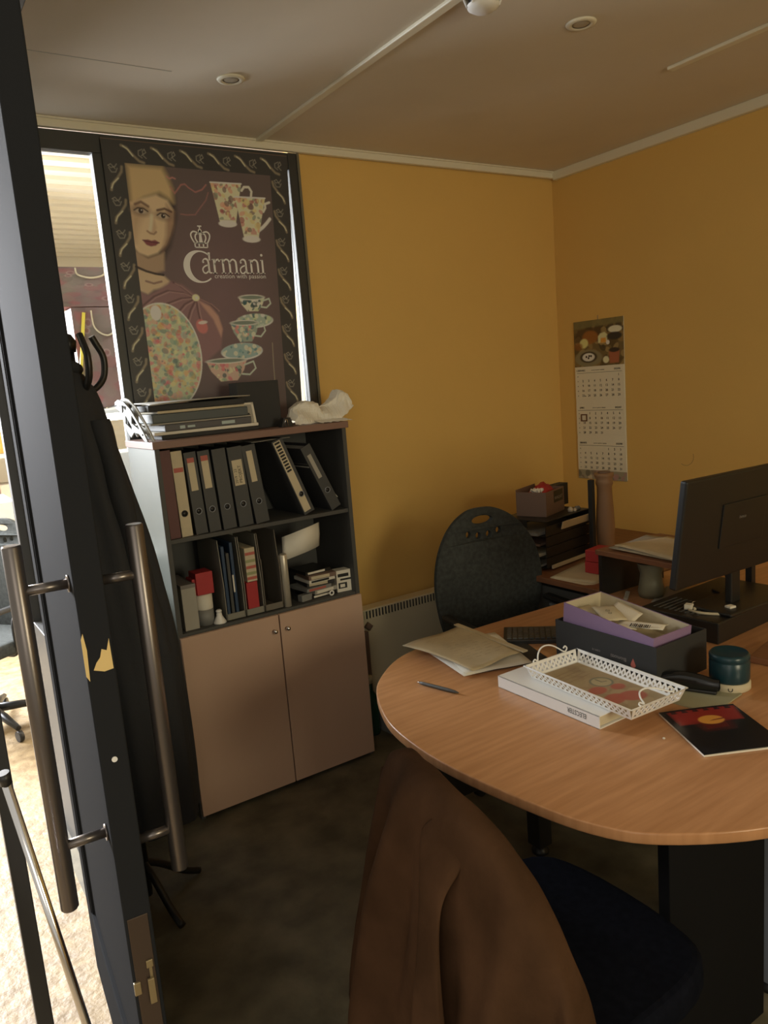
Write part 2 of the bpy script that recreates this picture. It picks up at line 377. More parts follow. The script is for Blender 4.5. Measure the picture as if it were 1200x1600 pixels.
# ================================================================== THE CABINET
B = thing('storage_cabinet', (1.25, 2.8, 0), 'tall office cabinet with two open shelves over two pinkish doors', 'cabinet')
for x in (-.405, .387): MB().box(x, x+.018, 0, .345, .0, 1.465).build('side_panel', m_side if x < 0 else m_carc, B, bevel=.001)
MB().box(-.387, .387, .33, .345, .03, 1.465).build('back_panel', m_carc, B)
MB().box(-.387, .387, .004, .33, 1.108, 1.124).build('shelf', m_carc, B, bevel=.001)
MB().box(-.387, .387, .004, .33, .742, .758).build('shelf', m_carc, B, bevel=.001)
MB().box(-.387, .387, .02, .33, .03, .046).build('bottom_board', m_carc, B)
MB().box(-.387, .387, .03, .045, 0, .03).build('plinth', m_blackm, B)
MB().box(-.412, .415, -.012, .345, 1.465, 1.492).build('top_board', m_top, B, bevel=.002)
MB().box(-.405, -.387, -.003, 0, .0, 1.465).mat(0).build('edge_strip', m_carc, B); MB().box(.387, .405, -.003, 0, .0, 1.465).build('edge_strip', m_carc, B)
for x0, x1, kx in ((-.402, .004, -.022), (.009, .402, .035)):
    d = MB().box(x0, x1, -.02, -.003, .018, .748).build('cabinet_door', m_door, B, bevel=.0015)
    MB().at((kx, -.02, .687), rx=PI/2).lathe([(0, 0), (.005, 0), (.0045, .010), (.008, .014), (.0095, .019), (.008, .023), (0, .025)], 16).build('door_knob', m_chrome, d)
ZA, ZB, ZT = 1.124, .758, 1.492
# --- lever-arch files on the upper shelf
def binder(name, x, w, lean, label, spine, labmat=None, lab=None, ring=True, h=.315, d=.28, y=2.822, cat='binder', z=ZA, group=None, lab2=None, rt=''):
    # x: left bottom corner of the spine; lean: the top moves towards -x
    t = thing(name, (x, y, z), label, cat, group=group, ry=-lean)
    body = MB(); body.box(0, w, 0, d, 0, h); 
    c = MB(); c.box(0, .0025, .002, d, 0, h).box(w-.0025, w, .002, d, 0, h).box(0, w, 0, .0025, 0, h); c.build('cover', spine, t, bevel=.0006)
    MB().box(.004, w-.004, .02, d-.02, .004, h-.012).build('paper_block', m_paper, t)
    if lab:
        l = MB(); l.box(lab[0], lab[1], -.0008, 0, lab[2], lab[3]); l.mat(1)
        if lab2: l.box(lab[0], lab[1], -.0012, 0, lab2[0], lab2[1])
        l.mat(2)
        if rt:
            n = MB(); l.at((lab[0]+(lab[1]-lab[0])*.72, -.0014, lab[2]+.006), rx=PI/2, ry=0); l.M = Matrix.Translation((lab[0]+(lab[1]-lab[0])*.78, -.0014, lab[2]+.008)) @ Matrix.Rotation(PI/2, 4, 'X') @ Matrix.Rotation(PI/2, 4, 'Z')
            l.text(rt, (lab[1]-lab[0])*.42)
            l.M = l.M @ Matrix.Translation((0, (lab[1]-lab[0])*.45, 0)); l.text('2019 - 22', (lab[1]-lab[0])*.36)
        l.build('spine_label', [labmat or m_cream, m_redl, m_ink], t)
    if ring:
        rg = MB().at((w/2, -.001, .088), rx=PI/2); rg.tube([(.0115*math.cos(a*PI/8), .0115*math.sin(a*PI/8), 0) for a in range(16)], .0016, 6, close=True); rg.build('finger_ring', m_steel if spine is not m_cream else m_blackp, t)
        MB().at((w/2, -.0004, .088), rx=PI/2).lathe([(0, 0), (.010, 0), (.010, .0005), (0, .0005)], 16).build('finger_hole', m_blackp, t)
    return t
m_redl = mat('red_label', (.50, .13, .10), .6)
m_maroon = mat('maroon_board', (.13, .05, .05), .55)
binder('folder', .872, .040, .01, 'maroon box folder at the left end of the upper shelf', m_maroon, ring=False, h=.332, cat='folder')
binder('lever_arch_file', .917, .042, .022, 'white-spined file with a red stripe next to the maroon folder', m_cream, m_cream, (.003, .039, .03, .30), lab2=(.245, .262), h=.325)
binder('lever_arch_file', .9725, .047, .045, 'black file with narrow cream label topped red, beside the white-spined file', m_spine, m_cream, (.009, .036, .168, .293), lab2=(.275, .293))
binder('lever_arch_file', 1.027, .047, .05, 'second black file with cream label topped red, counted from the white-spined file', m_spine, m_cream, (.010, .038, .170, .296), lab2=(.276, .296))
binder('lever_arch_file', 1.084, .055, .05, 'black file without any spine label on the upper shelf', m_spine)
binder('lever_arch_file', 1.150, .060, .06, 'black file with a short wide handwritten cream label', m_spine, m_cream, (.010, .052, .163, .263), rt='PROJEKT')
binder('lever_arch_file', 1.222, .058, .10, 'black file with plain slim cream label, leaning slightly beside the wide-labelled file', m_spine, m_cream, (.016, .040, .168, .292))
t = binder('lever_arch_file', 1.440, .050, .36, 'slanting file with a white spine and printed black bars', m_spine, m_cream, (.004, .036, .012, .33), ring=True, h=.335)
mb = MB()
for i in range(9): mb.box(.009, .030, -.0022, -.0012, .195+i*.0135, .203+i*.0135)
mb.box(.008, .032, -.0022, -.0012, .318, .326)
mb.build('printed_bars', m_ink, t)
binder('lever_arch_file', 1.570, .048, .42, 'black file slanting against the right end of the upper shelf', m_spine, m_lgrey, (.012, .030, .15, .26), ring=True, h=.30)
def sheet(name, w, l, mat_, loc, rz, label, cat, rx=0, ry=0, th=.0012, warp=.004, group=None, seed=0, nx=8, ny=10):
    rg = random.Random(seed); ph = rg.uniform(0, 6)
    P = [[(-w/2+w*i/nx, -l/2+l*j/ny, warp*(1+math.sin(ph+3*i/nx+2.2*j/ny))) for j in range(ny+1)] for i in range(nx+1)]
    o = MB().grid(P).build(name, mat_, loc=loc); o.rotation_euler = (rx, ry, rz)
    s_ = o.modifiers.new('Solidify', 'SOLIDIFY'); s_.thickness = th; s_.offset = 1
    tag(o, label, cat, group); return o
mb = MB().at((1.598, 2.83, ZA+.045), ry=-.66)
for i, (dx, w_) in enumerate(((0, .0012), (.004, .001), (.010, .002))): mb.box(dx, dx+w_, 0, .2, 0, .19+.012*i)
o = mb.build('loose_papers', m_paper); tag(o, 'thin white papers poking out beside the rightmost black file', 'papers')
sheet('paper_sheet', .17, .10, m_lgrey, (1.335, 2.90, ZA+.322), 0, 'pale sheet lying on top of the leaning black files', 'papers', th=.002, warp=.002)

# --- lower shelf
t = thing('cardboard_box', (.887, 2.83, ZB), 'beige upright cardboard box at the left end of the lower shelf', 'box')
MB().box(0, .057, 0, .2, 0, .178).build('box_body', m_lgrey, t, bevel=.001); MB().box(-.001, .058, -.001, .2, .165, .180).build('lid', mat('grey_lid', (.22, .20, .19), .6), t, bevel=.001)
t = thing('paper_roll', (.985, 2.87, ZB), 'white paper roll on a dark base beneath the red box', 'roll')
MB().lathe([(0, 0), (.034, 0), (.034, .062), (0, .062)], 28).build('base', m_grey, t); MB().lathe([(.012, .062), (.033, .062), (.034, .066), (.034, .120), (.012, .122)], 28).build('roll', m_paper, t)
o = MB().box(.953, 1.022, 2.84, 2.92, ZB+.124, ZB+.212).box(.94, .953, 2.85, 2.92, ZB+.124, ZB+.19).build('red_box', m_red, bevel=.002); tag(o, 'small red box resting on the white paper roll', 'box')
t = thing('thread_cone', (1.028, 2.835, ZB), 'small white cone-shaped spool on the lower shelf', 'spool')
MB().lathe([(0, 0), (.025, 0), (.026, .004), (.012, .028), (.010, .044), (0, .044)], 24).build('cone', m_whitem, t); MB().lathe([(0, .044), (.011, .044), (.012, .050), (.008, .054), (0, .054)], 20).build('cap', m_whitem, t)
def magfile(x, w, label, m, h=.325, notch=.14, d=.25):
    t = thing('magazine_file', (x, 2.825, ZB), label, 'magazine file', group=None)
    prof = [(0, 0), (d, 0), (d, h), (d*.35, h), (0, notch+.05), (0, 0)]
    prof = [(.0, 0), (d, 0), (d, h), (.02, h), (.005, h*.55), (0, notch)]
    for xx in (0, w-.003):
        MB().fill([prof], .003, fn=lambda a, b, c, xx=xx: (xx+.0015+c, a, b)).build('side_wall', m, t)
    MB().box(0, w, d-.003, d, 0, h).box(0, w, 0, d, 0, .003).build('spine_wall', m, t)
    MB().box(.001, w-.001, 0, .003, 0, .028).build('front_lip', m, t)
    return t
m_mf = mat('grey_beige_board', (.25, .24, .20), .6)
magfile(1.055, .080, 'grey magazine file holding blue folders', m_mf)
for k, (x, h, m, lb) in enumerate(((1.064, .30, m_blue, 'dark blue folder at the left inside the first magazine file'), (1.082, .27, m_carc, 'charcoal folder with a white tag inside the first magazine file'), (1.100, .31, m_blue, 'blue folder at the right inside the first magazine file'))):
    o = MB().box(x, x+.012, 2.832, 3.06, ZB+.004, ZB+h).build('document_folder', m, bevel=.001); tag(o, lb, 'folder')
o = MB().box(1.098, 1.104, 2.8295, 2.8315, ZB+.11, ZB+.18).build('name_tag', m_paper); tag(o, 'slim white tag clipped to the front of the charcoal folder', 'tag')
magfile(1.140, .078, 'magazine file with a red book and striped yellow spine', m_mf)
o = MB().box(1.152, 1.200, 2.826+.004, 3.05, ZB+.004, ZB+.135).build('red_book', m_red, bevel=.001); tag(o, 'red book standing in the second magazine file', 'book')
mb = MB(); mb.box(1.160, 1.203, 2.831, 3.03, ZB+.137, ZB+.275); 
for i, z in enumerate((.145, .165, .19, .215, .245)): mb.mat(1 if i % 2 == 0 else 2).box(1.1605, 1.2025, 2.8302, 2.8312, ZB+z, ZB+z+.012)
o = mb.build('striped_packet', [m_cream, m_redl, mat('olive_print', (.35, .36, .18), .6)], bevel=.001); tag(o, 'cream packet with coloured stripes above the red book', 'packet')
magfile(1.222, .082, 'empty-looking brown-grey magazine file beside the silver tube', mat('brown_grey_board', (.17, .15, .12), .6), notch=.22)
o = MB().lathe([(0, 0), (.0165, 0), (.0165, .218), (.014, .222), (.012, .214), (0, .214)], 24).build('cardboard_tube', mat('pale_tube', (.60, .55, .45), .3, metal=.3), loc=(1.325, 2.832, ZB)); tag(o, 'pale silvery tube standing upright beside the magazine files', 'tube')
# curved white band leaning over the cases
P = []
for i in range(15):
    u = i/14; x = 1.335+.175*u; z = ZB+.185+.035*u+.012*math.sin(PI*u); y = 2.86-.045*math.sin(PI*u)
    P.append([(x, y, z), (x+.004, y-.004, z+.05), (x+.008, y, z+.10)])
o = MB().grid(P).build('curved_card', m_paper); s_ = o.modifiers.new('Solidify', 'SOLIDIFY'); s_.thickness = .004
tag(o, 'curved white card band propped on the disc cases', 'card')
# piles of disc cases
rg = random.Random(5)
ccols = [m_blackp, m_lgrey, m_grey, m_blackm, m_paper, m_brownc]
lbl_case = ['dark disc case at the bottom of the pile', 'grey disc case second from the bottom of the pile', 'disc case third from the bottom of the pile', 'disc case fourth from the bottom of the pile', 'disc case fifth from the bottom, below the curved card', 'pale disc case sixth from the bottom, below the curved card', 'topmost disc case of the pile under the curved card']
z = ZB+.001
for i in range(7):
    w_ = .125; hh = .0145+.004*(i % 2)
    x0 = 1.43+rg.uniform(-.02, .025); t = thing('disc_case', (x0+w_/2, 2.90+rg.uniform(-.01, .02), z), lbl_case[i], 'disc case', rz=rg.uniform(-.12, .12), group='disc cases piled on the lower shelf')
    MB().box(-w_/2, w_/2, -.07, .07, 0, hh).build('case', ccols[i % 6], t, bevel=.001)
    MB().box(-w_/2+.01, w_/2-.03, -.0708, -.07, .003, hh-.003).build('spine_label', [m_paper, m_paper, m_redl, m_cream, m_ink, m_cream][i % 6], t)
    z += hh+.0008
mb = MB().at((1.608, 2.838, ZB+.001), rz=-.15); mb.box(-.036, .036, 0, .05, 0, .095); mb.mat(1).box(-.030, .010, -.0008, 0, .015, .04).box(-.02, .03, -.0008, 0, .05, .058).box(-.03, .02, -.0008, 0, .066, .080).mat(0).box(-.022, .0, -.0014, 0, .020, .034)
o = mb.build('printed_box', [m_paper, m_ink]); tag(o, 'white carton with bold black print at the right end of the lower shelf', 'box')
o = MB().at((1.531, 2.822, ZB+.013), rx=PI/2).tube([(.009*math.cos(a*PI/8), .009*math.sin(a*PI/8), 0) for a in range(16)], .0035, 8, close=True).build('tape_ring', m_whitem); tag(o, 'tiny white ring standing before the disc cases', 'ring')
o = MB().at((1.42, 2.835, ZB+.0005), rz=.2).box(-.028, .028, 0, .03, 0, .028).build('small_carton', m_grey, bevel=.002); tag(o, 'small grey carton left of the disc cases', 'box')

# --- on top of the cabinet
stack = [(.90, 1.30, .016, m_blackm, 'flat black folder lowest in the stack on the cabinet'), (.88, 1.30, .012, m_paper, 'pale pad second from the bottom of the cabinet-top stack'), (.915, 1.27, .026, mat('slate_binder', (.10, .10, .11), .5), 'slate file with a light blue tag in the cabinet-top stack'), (.87, 1.275, .006, m_lgrey, 'thin grey card above the slate file'), (.88, 1.26, .034, mat('dark_slate', (.075, .09, .095), .5), 'thick dark file above the thin grey card'), (.895, 1.245, .010, m_cream, 'cream-edged pad high in the cabinet-top stack'), (.87, 1.25, .022, m_blackm, 'black folder near the top of the cabinet-top stack')]
z = ZT+.0005
for i, (x0, x1, h, m, lb) in enumerate(stack):
    o = MB().at(((x0+x1)/2, 2.985, z), rz=[.02, -.015, .03, .0, -.02, .02, -.03][i]).box(-(x1-x0)/2, (x1-x0)/2, -.11, .12, 0, h).build(['folder', 'writing_pad', 'folder', 'card_sheet', 'folder', 'writing_pad', 'folder'][i], m, bevel=.003); tag(o, lb, 'folder' if 'pad' not in lb else 'pad')
    if i == 2:
        mbx = MB().at(((x0+x1)/2, 2.985, z), rz=.03).box(.05, .105, -.1108, -.11, .007, .019).box(-.12, -.10, -.1108, -.11, .006, .018).box(-.09, -.06, -.1108, -.11, .008, .016); q = mbx.build('tag_label', mat('pale_blue_tag', (.45, .55, .55), .5), o)
    z += h+.0006
sheet('paper_sheet', .40, .24, m_lgrey, (1.07, 2.985, z), .02, 'grey wavy sheets draped over the cabinet-top stack', 'papers', th=.004, warp=.006, seed=2)
# white openwork rack end
L = thing('openwork_rack', (0, 0, 0), 'white openwork desk rack at the left end of the cabinet top', 'rack')
A_, B_ = Vector((.86, 2.80, ZT)), Vector((.845, 3.05, ZT))
outl = [(0, 0), (.02, .03), (.06, .075), (.11, .125), (.16, .155), (.205, .165), (.235, .155), (.235, .135), (.20, .12), (.175, .085), (.155, .04), (.13, .015), (.10, .035), (.06, .03), (.02, 0)]
holes = []
for (a, b) in (((.055, .045), (.10, .10)), ((.115, .045), (.15, .10)), ((.14, .125), (.17, .14))):
    holes.append([(a[0], a[1]), (b[0]+.012, b[1]-.03), (b[0]+.004, b[1]+.004), (a[0]-.002, a[1]+.012)])
holes += [[(.03+r*math.cos(t_)*.006, .025+.005*math.sin(t_)) for t_ in [k*PI/4 for k in range(8)]] for r in (1,)]
MB().fill([outl]+holes, .004, .001, fn=lambda x, y, z: (.853+z-.03*(x/.235), 2.805+x*1.15, ZT+.003+y)).build('side_frame', m_lgrey, L)
MB().fill([outl]+holes, .004, .001, fn=lambda x, y, z: (.835+z-.03*(x/.235), 2.825+x*1.1, ZT+.003+y*.96)).build('inner_frame', m_grey, L)
MB().tube([(.80, 3.05, ZT+.14), (.76, 3.06, ZT+.135), (.72, 3.06, ZT+.14)], .003, 8).build('rod', m_chrome, L)
# upright black box, framed card, clip, torn packing
o = MB().at((1.345, 2.99, ZT), rz=-.03).box(-.088, .095, -.04, .05, 0, .192).build('black_box', m_blackm, bevel=.002); tag(o, 'tall black box standing on the cabinet top', 'box')
t = thing('framed_card', (1.262, 2.885, ZT+.0005), 'small cream card in a pale frame leaning on the black box', 'card', rx=-.22)
MB().box(-.036, .036, 0, .003, 0, .112).build('card', m_lgrey, t); MB().box(.026, .036, -.003, 0, 0, .112).box(-.036, .036, -.003, 0, .104, .112).build('frame_edge', m_paper, t)
mb = MB().mat(0); mb.box(-.004, .004, -.004, -.003, .05, .085).box(.006, .012, -.004, -.003, .045, .07).box(-.012, .015, -.004, -.003, .06, .064); mb.build('printed_marks', m_ink, t)
t = thing('binder_clip', (1.415, 2.865, ZT+.0005), 'small black clip with a shiny tab before the torn packing', 'clip')
MB().fill([[(-.026, 0), (.026, 0), (.014, .034), (-.014, .034)]], .03, .001, fn=lambda x, y, z: (x, z, y+.001)).build('clip_body', m_blackp, t); MB().tube([(-.014, -.018, .005), (-.010, -.02, .03), (-.004, -.02, .03), (0, -.018, .005)], .0018, 6).build('wire_handle', m_chrome, t)
rg = random.Random(11)
top = [(1.468, .02), (1.475, .055), (1.515, .085), (1.545, .092), (1.60, .090), (1.602, .070), (1.64, .072), (1.68, .085), (1.705, .10), (1.70, .128), (1.715, .138), (1.745, .125), (1.757, .115), (1.75, .08), (1.72, .055)]
P = []
def lerp_prof(x, pts):
    for (a, b), (c, d) in zip(pts[:-1], pts[1:]):
        if a <= x <= c: return b+(d-b)*(x-a)/(c-a or 1)
    return pts[-1][1]
mono = [(1.468, .03), (1.49, .07), (1.545, .094), (1.60, .088), (1.604, .062), (1.65, .07), (1.70, .10), (1.712, .132), (1.745, .122), (1.757, .09)]
for i in range(30):
    x = 1.468+(1.757-1.468)*i/29; h = lerp_prof(x, mono); row = []
    zb = .002 if x < 1.66 else .002+(x-1.66)*.55
    for j in range(9):
        v = j/8; jig = rg.uniform(-.003, .003)
        row.append((x+rg.uniform(-.002, .002), 2.875+.10*v+.012*math.sin(9*v+x*40)+jig, ZT+zb+(h-zb)*(math.sin(min(1, v*1.35)*PI/2))+rg.uniform(-.002, .002)))
    P.append(row)
o = MB().grid(P, smooth=False).build('torn_packing', m_paper); s_ = o.modifiers.new('Solidify', 'SOLIDIFY'); s_.thickness = .002
tag(o, 'crumpled torn white packing paper at the right of the cabinet top', 'paper')
P = []
for i in range(14):
    x = 1.55+.14*i/13
    P.append([(x, 2.80-.006+.012*math.sin(i*1.7), ZT+.001+.004*abs(math.sin(i))), (x, 2.84, ZT+.006+.003*math.sin(i*2)), (x, 2.87, ZT+.012)])
o = MB().grid(P, smooth=False).build('paper_scrap', m_paper); s_ = o.modifiers.new('Solidify', 'SOLIDIFY'); s_.thickness = .001; tag(o, 'small crinkled paper scrap at the cabinet front edge', 'paper')

# ================================================================== POSTER
pw, ph = .79, 1.135
PT = Paint(pw, ph, 330, 470, (78, 64, 58))
X, Y = PT.X, PT.Y
# purple-brown ground, warmer in the middle
PT.comp(np.clip(1-np.hypot((X-.42)/.35, (Y-.55)/.5), 0, 1)*.7, (100, 74, 72))
# border with rope-like ornament
bm = ((X < .085) | (X > pw-.085) | (Y > ph-.085)).astype(float)
PT.comp(bm*.9, (44, 42, 38))
def orn(cx, cy, rot, flip=1):
    c, s_ = math.cos(rot), math.sin(rot)
    T = lambda pts: [(cx+x*c-y*s_, cy+x*s_+y*c) for x, y in pts]
    PT.line(T([(-.055, .024*flip), (-.035, .018*flip), (-.010, -.008*flip), (.012, -.026*flip), (.030, -.030*flip)]), .009, (120, 104, 80), .006, .8)
    PT.line(T([(-.048, .022*flip), (-.030, .012*flip), (-.012, -.010*flip)]), .004, (190, 166, 124), .004, .9)
    for k in (-1, 1):
        PT.line(T([(.030+k*.004, .020), (.018+k*.008, .012), (.020+k*.010, -.004), (.032+k*.008, -.012)]), .004, (104, 96, 82), .002, .9)
    PT.line(T([(.022, -.004), (.040, .010), (.034, .022)]), .003, (120, 110, 92), .002, .8)
for i in range(6): orn(.13+.118*i, ph-.045, -.05)
for i in range(9): orn(pw-.047, .02+i*.122, PI/2, -1); orn(.040, .03+i*.122, PI/2+.05, 1)
inner = ((X > .082) & (Y < ph-.082) & (X < pw-.08)).astype(float)
# woman: hair and hat glow, face, neck, dress
face_clip = inner
PT.poly([(0.0872, 1.0503), (0.2353, 1.0512), (0.2712, 0.9624), (0.2659, 0.8586), (0.2276, 0.7455), (0.1882, 0.6849), (0.0768, 0.6906)], (52, 42, 38), .02, 1, inner)
PT.poly([(0.0878, 1.0490), (0.2287, 1.0485), (0.2429, 1.0191), (0.2601, 0.9691), (0.2575, 0.9174), (0.2064, 0.9475), (0.1420, 0.9256), (0.0840, 0.8865)], (160, 132, 90), .03, 1, inner)
PT.poly([(0.0831, 0.9080), (0.1265, 0.9233), (0.1901, 0.9414), (0.2346, 0.9235), (0.2537, 0.8877), (0.2455, 0.8355), (0.2270, 0.7902), (0.2063, 0.7524), (0.1689, 0.7181), (0.1284, 0.7047), (0.0916, 0.7165), (0.0760, 0.7417)], (172, 142, 106), .012, 1, inner)
PT.poly([(0.0821, 0.9008), (0.1181, 0.9171), (0.1526, 0.8900), (0.1247, 0.8524), (0.1047, 0.8153), (0.0893, 0.7566), (0.0757, 0.7562)], (140, 108, 78), .03, .6, inner)
PT.poly([(0.1711, 0.8544), (0.1780, 0.8180), (0.1712, 0.7957), (0.1492, 0.7935), (0.1620, 0.8321)], (146, 112, 82), .012, .6, inner)
PT.poly([(0.2287, 0.9085), (0.2576, 0.8805), (0.2468, 0.8206), (0.2176, 0.7601), (0.1867, 0.7222), (0.2111, 0.7897)], (120, 88, 66), .02, .8, inner)
PT.poly([(0.0764, 0.7271), (0.1276, 0.6988), (0.1969, 0.7224), (0.1878, 0.6512), (0.1189, 0.6320), (0.0727, 0.6538)], (134, 108, 82), .012, 1, inner)
PT.poly([(0.0732, 0.6575), (0.1814, 0.6324), (0.2039, 0.6099), (0.1994, 0.5872), (0.1349, 0.5761), (0.1091, 0.5575), (0.0727, 0.5726)], (158, 132, 100), .012, 1, inner)
PT.line([(0.0757, 0.6649), (0.1133, 0.6483), (0.1508, 0.6382), (0.1816, 0.6339)], .009, (40, 30, 28), .003, .95)
PT.line([(0.1082, 0.6097), (0.1381, 0.6008), (0.1704, 0.6083)], .008, (96, 66, 58), .004, .8)
# brows, eyes, nose, lips
(ex1, ey1), (ex2, ey2) = [(0.1220, 0.8776), (0.2094, 0.8620)]
for ex, ey, s_ in ((ex1, ey1, 1.1), (ex2, ey2, 1.0)):
    PT.ell(ex, ey, .034*s_, .018*s_, (104, 80, 62), -.12, .016, .7); PT.ell(ex, ey-.001, .021*s_, .0085*s_, (150, 130, 106), -.12, .006, .8); PT.ell(ex, ey, .0088*s_, .0088*s_, (48, 36, 30), 0, .003); PT.ell(ex+.003, ey+.003, .0024, .0024, (225, 205, 175), 0, .002)
    PT.line([(ex-.024*s_, ey+.002), (ex-.010*s_, ey+.011), (ex+.010*s_, ey+.010), (ex+.025*s_, ey-.001)], .005, (40, 28, 24), .003, .9)
PT.line([(0.1025, 0.9019), (0.1265, 0.9118), (0.1534, 0.8958)], .010, (84, 58, 44), .006, .85)
PT.line([(0.1887, 0.8830), (0.2185, 0.8904), (0.2448, 0.8799)], .009, (70, 46, 36), .005, .9)
PT.line([(0.1627, 0.8614), (0.1573, 0.8319), (0.1509, 0.8060)], .012, (196, 166, 128), .010, .6)
PT.line([(0.1380, 0.8019), (0.1492, 0.7935), (0.1628, 0.7910), (0.1732, 0.7995)], .007, (110, 76, 56), .005, .8)
PT.poly([(0.1137, 0.7682), (0.1369, 0.7697), (0.1502, 0.7656), (0.1646, 0.7690), (0.1820, 0.7592), (0.1648, 0.7469), (0.1450, 0.7434), (0.1280, 0.7489)], (96, 40, 46), .005, .95)
PT.line([(0.1150, 0.7668), (0.1495, 0.7597), (0.1803, 0.7576)], .003, (58, 22, 28), .002, .9)
# ribbons of hair
PT.line([(0.2424, 1.0154), (0.2531, 1.0067), (0.2656, 1.0119), (0.2770, 1.0083)], .006, (150, 96, 84), .003, .8)
PT.line([(0.2531, 0.9760), (0.2681, 0.9512), (0.2981, 0.9862), (0.3147, 0.9903), (0.3291, 0.9771), (0.3557, 0.9616), (0.3859, 0.9732), (0.4049, 0.9932)], .006, (140, 88, 78), .003, .75)
PT.line([(0.2838, 0.8728), (0.3077, 0.8709), (0.3447, 0.8734), (0.3687, 0.9009), (0.3974, 0.9325), (0.4112, 0.9635)], .005, (128, 84, 76), .003, .7)
# dress with brooch and folds
PT.poly([(0.0727, 0.5726), (0.1089, 0.5560), (0.1461, 0.5723), (0.2103, 0.6099), (0.2567, 0.5948), (0.3167, 0.5483), (0.3782, 0.5007), (0.4114, 0.4208), (0.3922, 0.3335), (0.3173, 0.2811), (0.1514, 0.2744), (0.0574, 0.3102)], (108, 78, 74), .012, 1, inner)
PT.poly([(0.3148, 0.5328), (0.3622, 0.5088), (0.3957, 0.4688), (0.4088, 0.4129), (0.3980, 0.3813), (0.3724, 0.4536), (0.3434, 0.4935)], (150, 112, 92), .01, .9, inner)
for k, q in enumerate(([(0.3038, 0.5446), (0.2529, 0.5642), (0.1895, 0.5721), (0.1315, 0.5499), (0.0801, 0.5130)], [(0.3038, 0.5446), (0.2418, 0.5413), (0.1748, 0.5192), (0.0974, 0.4677)], [(0.3033, 0.5407), (0.2552, 0.5181), (0.2089, 0.4728), (0.1870, 0.4273)], [(0.3053, 0.5368), (0.2769, 0.4946), (0.2537, 0.4409), (0.2397, 0.3947)], [(0.3069, 0.5368), (0.3090, 0.4863), (0.3157, 0.4393)], [(0.3038, 0.5446), (0.2701, 0.5718), (0.2405, 0.5948), (0.2177, 0.6054)], [(0.3121, 0.5445), (0.3636, 0.5206), (0.3943, 0.4926)])):
    PT.line(q, .006, (66, 44, 42), .006, .8); PT.line([(a+.008, b-.004) for a, b in q], .004, (146, 112, 100), .005, .6)
(bx, by), = [(0.3062, 0.5438)]
PT.ell(bx, by, .016, .014, (190, 160, 120), 0, .004); PT.ell(bx+.003, by, .006, .006, (225, 200, 160), 0, .003)
# flowered jar with knob lid
(tx, ty), (kx, ky), (vx, vy) = [(0.1533, 0.3208), (0.1310, 0.4858), (0.3184, 0.4274)]
jm = np.clip(PT.ellm(tx-.005, ty-.01, .155, .215)+0, 0, 1)*inner
PT.comp(jm, (150, 146, 112))
PT.blobs(jm, [(165, 78, 84), (150, 86, 66), (100, 120, 98), (182, 168, 110), (60, 80, 74), (170, 120, 100), (170, 140, 80), (120, 132, 118)], 420, .004, .016, .55, 4)
PT.comp(np.clip(PT.ellm(tx-.005, ty-.01, .155, .215)-PT.ellm(tx-.005, ty-.01, .149, .209), 0, 1)*inner*.8, (196, 186, 160))
PT.ell(kx, ky, .022, .030, (176, 172, 150), 0, .004); PT.ell(vx, vy, .024, .030, (160, 90, 80), .4, .006, .8); PT.ell(vx+.006, vy+.016, .020, .007, (196, 182, 140), .1, .003, .8)
# two tall mugs at the top right
def mug(c, flip=0, seed=1, hx=1):
    rim_l, rim_r, bl, br, fl, fr, ft = c
    m = PT.polym([rim_l, rim_r, br, bl], .003); PT.comp(m, (190, 164, 124))
    PT.blobs(m, [(128, 66, 62), (150, 96, 84), (96, 70, 62), (104, 106, 84), (176, 120, 92), (196, 150, 96)], 46, .005, .015, .75, seed)
    PT.poly([bl, br, (br[0]-.004, br[1]-.022), (bl[0]+.004, bl[1]-.022)], (196, 176, 130), .003)
    PT.ell((fl[0]+fr[0])/2, (fl[1]+fr[1])/2, abs(fr[0]-fl[0])/2, .014, (206, 188, 142), 0, .003)
    PT.line([rim_l, rim_r], .006, (216, 200, 166), .002)
q = [(0.4246, 1.0050), (0.5640, 1.0074), (0.4489, 0.8590), (0.5264, 0.8584), (0.4437, 0.8434), (0.5271, 0.8429), (0.4826, 0.8334)]
a = [(0.5635, 0.9804), (0.5757, 0.9951), (0.5979, 0.9965), (0.6092, 0.9793), (0.6050, 0.9581)]; PT.line(a, .010, (196, 174, 136), .003)
mug([q[0], q[1], q[2], q[3], q[4], q[5], q[6]], seed=2)
a = [(0.6584, 0.8997), (0.6693, 0.9160), (0.6684, 0.9318), (0.6902, 0.9393)]; PT.line(a, .010, (200, 176, 136), .003)
a = [(0.6265, 0.8191), (0.6511, 0.8359), (0.6714, 0.8542), (0.6870, 0.8708)]; PT.line(a, .014, (206, 184, 144), .004)
q = [(0.5290, 0.9537), (0.6711, 0.9556), (0.5534, 0.8048), (0.6292, 0.8034), (0.5484, 0.7850), (0.6333, 0.7836), (0.5903, 0.7784)]
mug([q[0], q[1], q[2], q[3], q[4], q[5], q[6]], seed=7)
